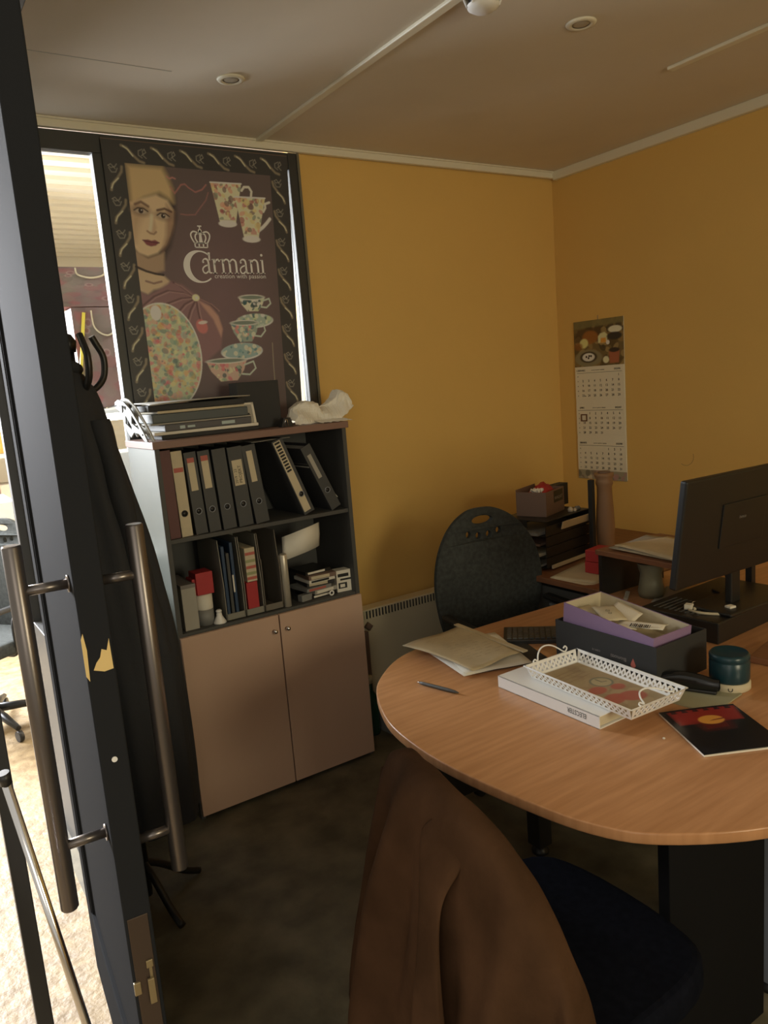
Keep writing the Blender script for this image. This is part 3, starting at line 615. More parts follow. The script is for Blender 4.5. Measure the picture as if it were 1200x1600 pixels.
# pile of teacups and saucers
def cup(cx, cy, rx, h, base, pal, seed, handle=True, a=1):
    m = PT.polym([(cx-rx, cy+h/2), (cx+rx, cy+h/2), (cx+rx*.82, cy), (cx+rx*.42, cy-h/2), (cx-rx*.42, cy-h/2), (cx-rx*.82, cy)], .004); PT.comp(m*a, base); PT.blobs(m, pal, 40, .004, .013, .8, seed)
    PT.ell(cx, cy+h/2, rx, .012, (196, 186, 140), 0, .003); PT.ell(cx, cy+h/2, rx*.88, .008, (96, 100, 84), 0, .003)
    if handle:
        for k in range(1): PT.line([(cx+rx*.85, cy+h*.25), (cx+rx*1.35, cy+h*.40), (cx+rx*1.45, cy+h*.05), (cx+rx*1.1, cy-h*.25), (cx+rx*.7, cy-h*.2)], .007, (150, 150, 128), .003)
def saucer(cx, cy, rx, ry, base, pal, seed):
    m = PT.ellm(cx, cy, rx, ry, .02, .003); PT.comp(m, base); PT.blobs(m, pal, 30, .004, .012, .8, seed); PT.comp(np.clip(m-PT.ellm(cx, cy+.003, rx*.96, ry*.9, .02, .003), 0, 1), (190, 184, 150))
dk = [(52, 62, 58), (44, 70, 66), (150, 150, 110), (196, 190, 150)]
tl = [(96, 120, 112), (70, 96, 92), (160, 140, 110), (176, 168, 130)]
pk = [(170, 100, 92), (120, 130, 100), (190, 170, 120), (60, 72, 70), (160, 84, 84)]
(c1x, c1y), (c2x, c2y), (s1x, s1y), (s2x, s2y), (c3x, c3y) = [(0.5659, 0.5139), (0.5189, 0.3973), (0.5724, 0.4447), (0.4942, 0.3168), (0.4158, 0.2394)]
saucer(s2x, s2y, .103, .036, (120, 132, 120), tl, 5); saucer(s1x, s1y, .092, .030, (130, 136, 116), dk+tl, 6)
cup(c3x, c3y, .096, .085, (160, 130, 108), pk, 9); cup(c2x, c2y, .070, .080, (120, 124, 106), tl+pk[:1], 8); cup(c1x, c1y, .064, .058, (176, 172, 130), dk, 3)
PT.line([(0.6520, 0.3472), (0.6492, 0.2467), (0.6491, 0.1621)], .004, (140, 128, 100), .003, .6)
m_post = vcol_mat('poster_print', .45, .4)
mb = MB(); PT.attach(mb, lambda u, v: (.90+u-(.042*(1-v/ph) if u > .4 else 0)*((u-.4)/.39), 3.158, 1.50+v))
# printed lettering: serif letters drawn with flat ribbons
m_gold = mat('cream_lettering', alb((214, 188, 142)), .5)
OX, OZ = .90, 1.50
lt = MB()
def L_(org, sc, shear=0.0):
    lt.M = Matrix.Translation((org[0]+OX, 3.1565, org[1]+OZ)) @ Matrix.Rotation(PI/2, 4, 'X') @ Matrix.Scale(sc, 4)
(cA, cB), (b0x, b0y), (b1x, b1y), (ctx, cty), (cbx, cby), (cr0, crt), (tg0, tgy), (tg1, _), (crx, cry), (crbx, crby) = [(0.2826, 0.6711), (0.3448, 0.6411), (0.6331, 0.6391), (0.3474, 0.7294), (0.3405, 0.6063), (0.3901, 0.6336), (0.3972, 0.6220), (0.6326, 0.6189), (0.3553, 0.8263), (0.3447, 0.7408)]
# capital C
ccx, ccy = (cA+cr0)/2+.006, (cty+cby)/2; rx_, ry_ = (cr0-cA)/2+.006, (cty-cby)/2
L_((0, 0), 1)
pts, ws = [], []
for k in range(41):
    a = math.radians(48+264*k/40); pts.append((ccx+rx_*math.cos(a), ccy+ry_*math.sin(a))); ws.append(.006+.022*max(0, -math.cos(a))**1.2)
lt.ribbon(pts, ws)
lt.ribbon([(pts[0][0]+.001, pts[0][1]+.012), (pts[0][0]+.001, pts[0][1]-.020)], [.010, .006])
sx = (b1x-b0x)
def stem(x, h0, h1, w=.15): lt.ribbon([(x, h0), (x, h1)], w)
def slab(x, y, w=.34, t=.06, l=None): lt.ribbon([(x-w/2, y), (x+w/2, y)], t)
def arch(x0, x1, top=1.0, w0=.07, w1=.15, foot=True):
    ps = [(x0, .70), (x0+(x1-x0)*.25, .92), (x0+(x1-x0)*.6, .98), (x0+(x1-x0)*.92, .86), (x1, .62), (x1, .0)]
    lt.ribbon(catmull(ps, 4), [w0+(w1-w0)*min(1, i/14) for i in range(21)])
    if foot: slab(x1, .03)
def g_a(x):
    ps = catmull([(x+.12, .80), (x+.25, .97), (x+.45, .97), (x+.55, .78), (x+.56, .3), (x+.60, .05), (x+.76, .06)], 4); lt.ribbon(ps, [.09]*6+[.14]*14+[.08]*5)
    ps = catmull([(x+.54, .58), (x+.28, .50), (x+.10, .32), (x+.14, .08), (x+.32, .02), (x+.54, .20)], 4); lt.ribbon(ps, .10)
    lt.add([(x+.17+.08*math.cos(k*PI/5), .78+.08*math.sin(k*PI/5), 0) for k in range(10)], [tuple(range(10))]); return .80
def g_r(x):
    stem(x+.18, 0, 1.0); slab(x+.18, .03); lt.ribbon([(x+.02, .95), (x+.18, .98)], .07); lt.ribbon(catmull([(x+.2, .62), (x+.36, .92), (x+.54, .97)], 4), [.06]*4+[.12]*5)
    lt.add([(x+.56+.08*math.cos(k*PI/5), .88+.08*math.sin(k*PI/5), 0) for k in range(10)], [tuple(range(10))]); return .66
def g_m(x):
    stem(x+.18, 0, 1.0); slab(x+.18, .03); lt.ribbon([(x+.02, .95), (x+.18, .98)], .07); arch(x+.2, x+.68); arch(x+.70, x+1.18); return 1.38
def g_n(x):
    stem(x+.18, 0, 1.0); slab(x+.18, .03); lt.ribbon([(x+.02, .95), (x+.18, .98)], .07); arch(x+.2, x+.70); return .90
def g_i(x):
    stem(x+.18, 0, 1.0); slab(x+.18, .03); lt.ribbon([(x+.02, .95), (x+.18, .98)], .07); lt.add([(x+.16+.1*math.cos(k*PI/5), 1.32+.1*math.sin(k*PI/5), 0) for k in range(10)], [tuple(range(10))]); return .36
tot = .80+.66+1.38+.80+.90+.36; sc = sx/tot
lt.M = Matrix.Translation((b0x+OX, 3.1565, b0y+OZ)) @ Matrix.Rotation(PI/2, 4, 'X') @ Matrix.Diagonal((sc, sc, 1, 1))
xx = 0
for g in (g_a, g_r, g_m, g_a, g_n, g_i): xx += g(xx)
lt.M = Matrix.Translation((tg0+OX, 3.1565, tgy+OZ)) @ Matrix.Rotation(PI/2, 4, 'X')
k0 = len(lt.v); lt.text('creation with passion', .026); wd = max(v[0] for v in lt.v[k0:])-(tg0+OX); f_ = (tg1-tg0)/wd
lt.v[k0:] = [(tg0+OX+(v[0]-tg0-OX)*f_, v[1], v[2]) for v in lt.v[k0:]]
# crown
cw = .085; lt.M = Matrix.Translation((crx+OX, 3.1565, crby+OZ)) @ Matrix.Rotation(PI/2, 4, 'X')
chh = cry-crby
lt.ribbon([(-.026, .004), (.026, .004)], .005); lt.ribbon([(-.028, .021), (.028, .021)], .004)
for x in (-.026, -.009, .009, .026): lt.ribbon([(x, .004), (x*1.05, .021)], .006)
for s_ in (-1, 1):
    lt.ribbon(catmull([(s_*.027, .020), (s_*.038, .040), (s_*.040, .056), (s_*.030, .066), (s_*.016, .064), (s_*.004, .056)], 5), .006)
    lt.ribbon(catmull([(s_*.012, .020), (s_*.022, .038), (s_*.020, .054), (s_*.008, .060)], 5), .006)
lt.ribbon([(0, .02), (0, .072)], [.016, .007]); lt.add([(.008*math.cos(k*PI/5), .070+.008*math.sin(k*PI/5), 0) for k in range(10)], [tuple(range(10))])
lt.ribbon([(0, .078), (0, chh)], .005); lt.ribbon([(-.009, .088), (.009, .088)], .005)
PO = mb.build('poster', m_post); PT.colour(PO); tag(PO, 'large dark advertising poster of a woman and painted teacups', 'poster')
q = lt.build('lettering', m_gold, PO); q['label'] = 'cream serif lettering and crown'
s_ = MB().box(.90, 1.69, 3.1585, 3.1595, 2.628, 2.638).build('top_strip', m_brownc, PO)

# ================================================================== MEETING DESK
m_blackm2 = mat('black_laminate', (.010, .010, .011), .85, spec=.1)
TZ = .75
DK = thing('meeting_desk', (1.9, 1.4, 0), 'long cherry-veneer desk with a rounded end', 'desk')
left = [(1.50, 2.066), (1.337, 2.028), (1.217, 1.951), (1.117, 1.842), (1.033, 1.662), (1.003, 1.501), (1.001, 1.342), (1.028, 1.138), (1.068, .98), (1.142, .871), (1.308, .757), (1.50, .705)]
out = [(3.28, 2.04), (2.40, 2.045), (1.75, 2.066)]+catmull(left, 5)+[(1.8, .685), (3.0, .675), (3.28, .68)]
out = [(x-1.9, y-1.4) for x, y in out]
MB().prism(out, TZ-.026, TZ, smooth=True).build('desk_top', m_wood, DK, bevel=.004, seg=3)
band = [(x, y) for x, y in out]
bm_ = MB(); n = len(band)
vs = []
for i, (x, y) in enumerate(band):
    a = band[i-1]; b = band[(i+1) % n]; dx, dy = b[0]-a[0], b[1]-a[1]; l = math.hypot(dx, dy); nx_, ny_ = -dy/l*-1, dx/l*-1
    vs += [(x-nx_*.0012, y-ny_*.0012, TZ-.023), (x-nx_*.0012, y-ny_*.0012, TZ-.003)]
bm_.add(vs, [(2*i, 2*((i+1) % n), 2*((i+1) % n)+1, 2*i+1) for i in range(n) if i < n-1], True)
bm_.build('edge_band', m_edge, DK)
MB().box(-.62, -.255, -.44, -.41, .0, TZ-.026).build('pedestal_panel', m_blackm2, DK, bevel=.002)
MB().box(-.62, 1.1, .44, .47, .30, TZ-.026).build('privacy_panel', m_blackp, DK)
for (x, y) in ((-.165, -.40), (-.20, .40), (.95, -.40), (.95, .40)):
    l = MB().box(x-.03, x+.03, y-.03, y+.03, .03, TZ-.026).build('leg', m_steel if y < 0 else m_blackp, DK, bevel=.004)
    MB().lathe([(0, 0), (.03, 0), (.03, .01), (.015, .03), (0, .03)], 16, c=(x, y)).build('foot', m_blackp, l)
MB().box(-.24, .98, -.42, -.38, TZ-.09, TZ-.028).box(-.24, .98, .38, .42, TZ-.09, TZ-.028).build('frame_rail', m_blackm, DK)

# side desk in the corner
SD = thing('side_desk', (2.8, 2.6, 0), 'dark wooden side desk in the corner under the calendar', 'desk')
MB().box(-.47, .52, -.545, .44, TZ-.026, TZ-.001).build('desk_top', m_wood2, SD, bevel=.003)
MB().box(-.43, -.02, .41, .43, 0, TZ-.026).build('side_panel', m_blackm, SD); MB().box(.49, .51, -.5, .43, 0, TZ-.026).build('side_panel', m_blackm, SD)
for k in range(3):
    d = MB().box(-.435, -.40, -.50, -.10, .08+k*.21, .28+k*.21).build('drawer', m_carc, SD, bevel=.002)
    MB().box(-.447, -.435, -.36, -.24, .20+k*.21, .212+k*.21).build('drawer_handle', m_steel, d)
MB().box(-.40, -.05, -.50, -.10, .06, TZ-.03).build('drawer_case', m_blackm, SD)

# ---- items on the desk
# kraft folder with papers, black folder underneath
o = MB().at((1.535, 1.80, TZ+.0005), rz=-.32).box(-.13, .15, -.10, .12, 0, .003).build('document_folder', m_blackm); tag(o, 'thin black folder half under the kraft papers', 'folder')
o = sheet('paper_sheet', .23, .31, m_paper, (1.505, 1.862, TZ+.004), -.20, 'white sheet edging out under the kraft folder', 'paper', th=.001, warp=.002, seed=4)
o = sheet('paper_sheet', .22, .30, m_paper, (1.525, 1.845, TZ+.0085), -.34, 'curled white sheet directly beneath the kraft folder', 'paper', th=.001, warp=.003, seed=9)
t = thing('kraft_folder', (1.475, 1.905, TZ+.015), 'faded kraft cardboard folder lying on the rounded desk end', 'folder', rz=-.05)
P = []
for i in range(15):
    row = []
    for j in range(15):
        u, v = i/14, j/14
        # bilinear through the four measured corners, with a curled front edge
        x = (1-u)*(1-v)*(-.120)+u*(1-v)*(-.08)+(1-u)*v*.145+u*v*.125
        y = (1-u)*(1-v)*(.145)+u*(1-v)*(-.19)+(1-u)*v*.175+u*v*(-.165)
        row.append((x, y, .004+.006*math.sin(PI*u)*(1-v)+.003*math.sin(7*v+3*u)+.002))
    P.append(row)
ob = MB().grid(P).build('cover', m_kraft, t); q = ob.modifiers.new('Solidify', 'SOLIDIFY'); q.thickness = .0015
MB().box(-.02, -.012, -.001, .001, 0, .0005).build('thin_mark', m_ink, t) if False else None
rg = random.Random(3); mk = MB()
for k in range(11):
    yy = .10-.022*k; x0 = -.06+rg.uniform(0, .03); x = x0
    while x < .08:
        w_ = rg.uniform(.008, .03); mk.box(x, x+w_, yy, yy+.0016, .0135, .0138); x += w_+rg.uniform(.004, .02)
mk.build('faint_print', mat('faded_ink', (.34, .27, .17), .8), t)
MB().box(-.01, .01, -.18, .19, 0, .005).build('spine_fold', m_kraft, t, bevel=.001).location = (.135, .0, .008)
# pen
t = thing('ballpoint_pen', (1.258, 1.718, TZ+.006), 'dark ballpoint pen alone on the rounded desk end', 'pen', rz=math.atan2(1.636-1.800, 1.279-1.237))
MB().at((0, 0, 0), ry=PI/2).lathe([(0, -.075), (.0035, -.075), (.0052, -.06), (.0055, .03), (.0045, .055), (.0015, .068), (0, .069)], 14).build('barrel', m_carc, t)
MB().at((0, 0, 0), ry=PI/2).lathe([(0, -.083), (.0025, -.083), (.003, -.075), (0, -.0749)], 12).build('button', m_chrome, t)
MB().box(-.068, -.03, -.001, .001, .0055, .007).build('clip', m_chrome, t)
# keyboards
def keyboard(loc, rz, w, d, label, m=m_blackp):
    t = thing('computer_keyboard', loc, label, 'keyboard', rz=rz)
    MB().box(-w/2, w/2, -d/2, d/2, 0, .014).build('case', m, t, bevel=.002)
    k = MB(); nx_ = int(w/.019); ny_ = 5
    for i in range(nx_):
        for j in range(ny_):
            x = -w/2+.012+i*(w-.024)/nx_; y = -d/2+.012+j*(d-.024)/ny_; k.box(x, x+.0145, y, y+(d-.024)/ny_-.003, .014, .0185)
    k.build('key_block', m_carc, t)
    return t
keyboard((1.885, 1.80, TZ), -PI/2-.2, .30, .14, 'black keyboard between the kraft folder and the black box')
bpy.data.objects['computer_keyboard'].location = (1.80, 1.815, TZ); bpy.data.objects['computer_keyboard'].rotation_euler = (0, 0, -.75)
# white file with lettering on its spine
t = thing('lever_arch_file', (1.392, 1.428, TZ), 'white file lying flat with upside-down lettering on its spine', 'binder')
MB().box(0, .27, -.187, .187, 0, .0025).box(0, .27, -.187, .187, .0325, .035).box(0, .0025, -.187, .187, 0, .035).build('cover', m_whitem, t, bevel=.0008)
MB().box(.006, .26, -.18, .18, .004, .031).build('paper_block', m_cream, t)
mb = MB(); mb.M = Matrix.Translation((-.0008, -.018, .025)) @ Matrix.Rotation(PI, 4, 'X') @ Matrix.Rotation(PI/2, 4, 'Z') @ Matrix.Rotation(PI/2, 4, 'X')
mb.M = Matrix(((0, 0, -1, -.0008), (1, 0, 0, -.145), (0, -1, 0, .0265), (0, 0, 0, 1)))
mb.text('ELECSTER', .019, xs=.78); mb.build('spine_lettering', m_ink, t)
# openwork white tray
TR = thing('openwork_tray', (1.527, 1.350, TZ+.0365), 'white metal openwork tray with curled wire handles', 'tray', rz=-.05)
LX, LY, HH, FL = .088, .180, .034, .014
def side_panel(length, p0, dirv, outv):
    n = max(4, int(length/.0165)); c_ = length/n; hs = []
    for i in range(n):
        a = i*c_
        hs.append([(a+c_*.14, .0265), (a+c_*.86, .0265), (a+c_*.5, .0165)])
        hs.append([(a+c_*.0+c_*.5-.0052, .0055), (a+c_*.5+.0052, .0055), (a+c_*.5+.004, .0095), (a+c_*.5, .0125), (a+c_*.5-.004, .0095)])
        if i < n-1: hs.append([(a+c_*.80, .0160), (a+c_, .0215-.001), (a+c_*1.20, .0160), (a+c_*1.0, .0095)])
    outl_ = [(0, 0), (length, 0), (length+FL*.6, HH), (-FL*.6, HH)]
    def fn(x, y, z): return (p0[0]+dirv[0]*x+outv[0]*(FL*y/HH+z), p0[1]+dirv[1]*x+outv[1]*(FL*y/HH+z), y+.001)
    return MB().fill([outl_]+hs, .0014, fn=fn)
for nm, ln, p0, dv, ov in (('a', 2*LY, (-LX, -LY), (0, 1), (-1, 0)), ('b', 2*LY, (LX, -LY), (0, 1), (1, 0)), ('c', 2*LX, (-LX, -LY), (1, 0), (0, -1)), ('d', 2*LX, (-LX, LY), (1, 0), (0, 1))):
    side_panel(ln, p0, dv, ov).build('pierced_side', m_whitem, TR)
MB().box(-LX, LX, -LY, LY, 0, .0015).build('tray_floor', m_whitem, TR)
E_ = FL+.0005
MB().tube([(-LX-E_, -LY-E_, HH), (-LX-E_, LY+E_, HH), (LX+E_, LY+E_, HH), (LX+E_, -LY-E_, HH)], .0018, 6, close=True).build('rim', m_whitem, TR)
def handle(y0, s_, fold, r=.0022):
    # arch between two curls, hinged on a short side
    pts = [(-.060, 0, -.006), (-.067, 0, .002), (-.060, 0, .008), (-.053, 0, .002), (-.050, 0, .004), (-.046, 0, .020), (-.034, 0, .034), (-.014, 0, .038), (.010, 0, .032), (.032, 0, .018), (.048, 0, .006), (.058, 0, .004), (.064, 0, .012), (.058, 0, .019), (.051, 0, .014)]
    pts = catmull(pts, 5); c, sn = math.cos(fold), math.sin(fold)
    return MB().tube([(x, y0+s_*(y*c-z*sn), HH+y*sn+z*c) for x, y, z in pts], r, 8)
handle(LY+FL, 1, -.15).build('wire_handle', m_whitem, TR)
handle(-LY-FL+.004, 1, -1.05).build('wire_handle', m_whitem, TR)
# printed tray liner
PL = Paint(.165, .345, 90, 180, (124, 100, 66))
PL.blobs(np.ones_like(PL.X), [(112, 88, 58), (134, 110, 74), (118, 96, 62)], 60, .01, .03, .5, 2)
for (cx, cy, rx, ry, r) in ((.055, .10, .035, .026, .4), (.105, .085, .038, .030, -.3), (.06, .165, .028, .022, .1), (.12, .15, .022, .018, 0)): PL.ell(cx, cy, rx, ry, (128, 62, 44), r, .006, .9)
PL.ell(.11, .20, .033, .033, (92, 84, 62), 0, .003); PL.ell(.11, .20, .027, .027, (132, 112, 76), 0, .003); PL.line([(.11, .20), (.11, .222)], .003, (70, 62, 46)); PL.line([(.11, .20), (.125, .195)], .003, (70, 62, 46))
for k in range(4): PL.line([(.02, .25+k*.018), (.13, .262+k*.018)], .003, (104, 76, 48), .002, .6)
m_lin = vcol_mat('liner_print', .5)
mb = MB(); PL.attach(mb, lambda u, v: (-.0825+u, -.1725+v, .0022)); ob = mb.build('printed_liner', m_lin, TR); PL.colour(ob)
# black box with open purple box tilted inside
t = thing('black_box', (1.797, 1.48, TZ), 'large black cardboard box with small upside-down print on its side', 'box')
X0, X1, Y0, Y1, HB = -.112, .113, -.187, .187, .122
mb = MB(); th = .003
mb.box(X0, X0+th, Y0, Y1, 0, HB).box(X1-th, X1, Y0, Y1, 0, HB).box(X0+th, X1-th, Y0, Y0+th, 0, HB).box(X0+th, X1-th, Y1-th, Y1, 0, HB).box(X0+th, X1-th, Y0+th, Y1-th, 0, th)
mb.build('box_body', m_blackm, t)
mb = MB(); mb.M = Matrix(((0, 0, -1, X0-.0006), (1, 0, 0, -.085), (0, -1, 0, .066), (0, 0, 0, 1)))
mb.text('Biomotti', .016); mb.mat(0); mb.M = Matrix(((0, 0, -1, X0-.0006), (1, 0, 0, .01), (0, -1, 0, .066), (0, 0, 0, 1))); mb.text('com it', .012)
mb.build('printed_name', mat('grey_lettering', (.30, .27, .25), .5), t)
MB().fill([[(-.009, 0), (-.006, -.006), (0, -.008), (.006, -.006), (.009, 0), (.004, .012), (0, .020), (-.004, .012)]], .0008, fn=lambda x, y, z: (X0-.0004+z*.5, -.108+x, .052+y)).build('drop_emblem', m_redl, t)
mb = MB().at((1.797, 1.48, TZ+HB+.001))
t = thing('purple_box', (1.777, 1.478, TZ+.100), 'open purple box tilted inside the black box, full of small packets', 'box', rx=.105, rz=-.02)
w2, l2, h2, th = .082, .168, .062, .0025
mb = MB(); mb.box(-w2, -w2+th, -l2, l2, 0, h2).box(w2-th, w2, -l2, l2, 0, h2).box(-w2+th, w2-th, -l2, -l2+th, 0, h2).box(-w2+th, w2-th, l2-th, l2, 0, h2).box(-w2+th, w2-th, -l2+th, l2-th, 0, th)
mb.build('box_wall', m_purple, t)
mb = MB(); a = .0004; mb.box(-w2+th, -w2+th+a, -l2+th, l2-th, th, h2-.001).box(w2-th-a, w2-th, -l2+th, l2-th, th, h2-.001).box(-w2+th, w2-th, -l2+th, -l2+th+a, th, h2-.001).box(-w2+th, w2-th, l2-th-a, l2-th, th, h2-.001).box(-w2+th, w2-th, -l2+th, l2-th, th, th+a)
mb.build('box_lining', m_cream, t)
def packet(loc, rz, rx, ry, w, l, m, label, mk=None, seed=0, name='small_packet', cat='packet', group=None, puff=.006):
    rg = random.Random(seed); P = []
    for i in range(7):
        P.append([(-w/2+w*i/6, -l/2+l*j/8, puff*math.sin(PI*i/6)*math.sin(PI*j/8)+rg.uniform(-.001, .001)) for j in range(9)])
    t = thing(name, loc, label, cat, rz=rz, rx=rx, ry=ry, group=group)
    ob = MB().grid(P).build('pouch', m, t); q = ob.modifiers.new('Solidify', 'SOLIDIFY'); q.thickness = .002
    if mk: mk.build('print', m_ink, t)
    return t
zb = TZ+.152
b1 = MB().at((-.02, .0, .0085))
for i in range(11): b1.box(-.012, .010, -.03+i*.0052, -.03+i*.0052+(.0032 if i % 3 else .0018), 0, .0005)
e = MB().at((0, 0, .0095), rz=1.2); e.text('E2', .016, align='CENTER'); e.at((.0, -.018, .009), rz=1.2); e.text('E2', .014, align='CENTER')
packet((1.758, 1.515, zb+.004), -.5, .1, .05, .07, .11, m_cream, 'beige paper packet printed with dark letters inside the purple box', e, 1)
packet((1.765, 1.405, zb-.010), .42, .0, -.1, .038, .13, m_paper, 'white strip packet with a barcode inside the purple box', b1, 2, puff=.003)
packet((1.805, 1.50, zb-.004), -.2, .2, -.5, .06, .10, m_bag, 'shiny clear bag behind the beige packet in the purple box', None, 3, 'plastic_bag', 'bag')
packet((1.80, 1.40, zb-.022), .3, -.2, .2, .06, .09, m_bag, 'crumpled clear bag at the near end of the purple box', None, 4, 'plastic_bag', 'bag')
packet((1.735, 1.44, zb-.018), .9, .1, .1, .04, .06, m_bag, 'small clear pouch below the barcode packet', None, 5, 'plastic_bag', 'bag', puff=.01)
packet((1.775, 1.585, zb-.006), .2, .1, .1, .07, .09, m_cream, 'plain beige packet at the far end of the purple box', None, 6)
# note pad, stapler, tin
o = MB().at((1.725, 1.175, TZ+.0005), rz=.12).box(-.075, .085, -.06, .08, 0, .004).build('note_pad', mat('greenish_pad', (.36, .34, .22), .6)); tag(o, 'pale greenish note pad under the black stapler', 'pad')
t = thing('stapler', (1.74, 1.235, TZ+.005), 'glossy black stapler between the tray and the tin', 'stapler', rz=-1.15)
MB().box(-.07, .075, -.016, .016, 0, .010).build('base', m_blackp, t, bevel=.004)
P = []
for i in range(13):
    u = i/12; x = -.075+.155*u; hh = .028+.012*math.sin(PI*min(1, u*1.1)); ww = .017*(1-.35*u**4)
    P.append([(x, ww*math.cos(a*PI/5), .012+max(0, hh*math.sin(a*PI/5)) if a <= 5 else .010) for a in range(10)])
m_gloss = mat('glossy_black', (.012, .012, .013), .12)
ob = MB().grid(P, wrap=True).build('arm', m_gloss, t)
MB().at((-.06, 0, .018), rx=PI/2).tube([(0, 0, -.018), (0, 0, .018)], .010, 16).build('hinge', m_gloss, t)
t = thing('round_tin', (1.842, 1.178, TZ), 'dark teal round speaker tin on a beige foot', 'tin')
MB().lathe([(0, 0), (.050, 0), (.054, .004), (.054, .020), (.050, .024), (0, .024)], 40).build('beige_foot', m_cream, t)
MB().lathe([(0, .0245), (.050, .0245), (.052, .030), (.052, .078), (.0505, .080), (.0505, .083), (.052, .085), (.052, .096), (.047, .102), (.044, .1005), (0, .1005)], 40).build('body', m_teal, t)
mb = MB(); ang = math.atan2(-1.178, -1.842)+.05
mb.M = Matrix.Translation((.0543*math.cos(ang), .0543*math.sin(ang), .0125)) @ Matrix.Rotation(ang+PI/2, 4, 'Z') @ Matrix.Rotation(PI/2, 4, 'X')
mb.tube([(.005*math.cos(PI+k*PI/8), .005*math.sin(PI+k*PI/8)+(.0), 0) for k in range(9)], .001, 6).tube([(-.005, 0, 0), (-.005, .004, 0)], .001, 6).tube([(.005, 0, 0), (.005, .004, 0)], .001, 6).build('round_mark', m_ink, t)
# magazine
MG = Paint(.21, .297, 90, 128, (20, 18, 18))
MG.poly([(.02, .19), (.19, .19), (.205, .285), (.02, .285)], (112, 32, 24), .012, .95); MG.poly([(.07, .14), (.14, .14), (.15, .2), (.06, .2)], (80, 26, 20), .03, .7)
MG.ell(.108, .205, .034, .030, (168, 112, 46), .1, .004); MG.poly([(.10, .197), (.145, .203), (.145, .211), (.112, .204)], (96, 34, 26), .003)
for i in range(6): MG.poly([(.025+i*.03, .270), (.043+i*.03, .270), (.04+i*.03, .290), (.03+i*.03, .292)], (26, 20, 20), .003, .8)
m_mag = vcol_mat('magazine_print', .25, .5)
t = thing('magazine', (1.455, .993, TZ), 'black glossy magazine with a red panel and golden disc', 'magazine', rz=0)
ax, ay = Vector((.131, -.07, 0)), Vector((.102, .191, 0))
ax = ax.normalized(); ay = Vector((-ax.y, ax.x, 0)); 
def mf(u, v): return (ax.x*u+ay.x*v, ax.y*u+ay.y*v, .0055+.0015*math.sin(PI*u/.21))
mb = MB(); MG.attach(mb, lambda u, v: mf(u*.95, v*.78)); ob = mb.build('cover', m_mag, t); MG.colour(ob)
P = [[(ax.x*u+ay.x*v, ax.y*u+ay.y*v, 0) for u, v in ((0, 0), (.1995, 0), (.1995, .2317), (0, .2317))]]
mb = MB(); pp = [(p[0], p[1]) for p in P[0]]; mb.prism(pp, .0005, .0050); mb.build('pages', m_paper, t)
o = MB().lathe([(0, 0), (.003, .001), (.0035, .004), (0, .006)], 8).build('crumb', m_bag, loc=(1.463, 1.106, TZ)); tag(o, 'tiny clear bead on the desk beside the magazine', 'bead')

# ---- computer and monitor
t = thing('desktop_computer', (2.10, 1.38, TZ+.0005), 'flat black desktop computer under the monitor', 'computer', rz=.04)
MB().box(0, .49, 0, .285, 0, .07).build('housing', m_blackp, t, bevel=.004)
mb = MB()
for i in range(9): mb.box(.03, .16, .09+i*.02, .096+i*.02, .070, .0722)
mb.build('vent_ribs', m_carc, t)
mb = MB().at((.12, .02, .0704)); mb.text('esprimo', .013); mb.build('name_print', m_grey, t)
MB().at((.30, .075, .0702)).lathe([(0, 0), (.004, 0), (.003, .002), (0, .003)], 12).build('power_light', m_led, t)
zt = TZ+.0715
for (x, y, rz, lb) in ((2.165, 1.53, .3, 'white plug cube left on the flat computer'), (2.235, 1.425, -.2, 'white plug cube right of the cable loop on the computer')):
    o = MB().at((x, y, zt), rz=rz).box(-.013, .013, -.012, .012, 0, .018).build('plug_cube', m_paper, bevel=.002); tag(o, lb, 'adapter')
o = MB().at((2.20, 1.47, zt), rz=-.95).box(-.04, .04, -.009, .009, 0, .010).build('memory_stick', m_gloss, bevel=.003); tag(o, 'black stick with a chrome glint between the plug cubes', 'adapter')
for pts, lb in (([(2.17, 1.51, zt+.003), (2.21, 1.545, zt+.008), (2.25, 1.52, zt+.003), (2.27, 1.47, zt+.003), (2.24, 1.44, zt+.004)], 'pale cable looping behind the plug cubes'), ([(2.15, 1.52, zt+.003), (2.145, 1.47, zt+.004), (2.18, 1.42, zt+.003), (2.225, 1.405, zt+.004)], 'pale cable curving in front of the plug cubes')):
    o = MB().tube(catmull(pts, 6), .0045, 8).build('cable', m_cream); tag(o, lb, 'cable')
MN = thing('computer_monitor', (2.19, 1.43, TZ+.071), 'black monitor seen from behind, leaning back slightly', 'monitor', rz=-.03)
MB().box(-.02, .24, -.05, .12, 0, .012).build('stand_base', m_blackp, MN, bevel=.006)
MB().box(.085, .135, .02, .045, .01, .30).build('stand_neck', m_blackp, MN, bevel=.005)
tl = -math.radians(8)
def tilt(z0): return dict(loc=(0, -.035, z0), rx=-tl)
mb = MB().at((0, -.035, .145), rx=-tl*-1 if False else math.radians(8)); 
mb.box(-.285, .30, -.012, .012, 0, .335); pn = mb.build('screen_housing', mat('monitor_black', (.012, .012, .012), .45), MN, bevel=.006)
mb = MB().at((0, -.035, .145), rx=math.radians(8)); mb.box(-.10, .12, -.016, -.012, .10, .24); mb.build('back_bulge', MATS['monitor_black'], MN, bevel=.01)
mb = MB().at((0, -.035, .145), rx=math.radians(8)); mb.box(-.275, .29, .012, .0126, .015, .325); mb.build('display', m_gloss, MN)
mb = MB().at((0, -.035, .145), rx=math.radians(8)); mb.M = mb.M @ Matrix.Translation((.0, -.0168, .185)) @ Matrix.Rotation(PI/2, 4, 'X'); mb.text('benco', .014, align='CENTER'); mb.build('maker_mark', m_grey, MN)
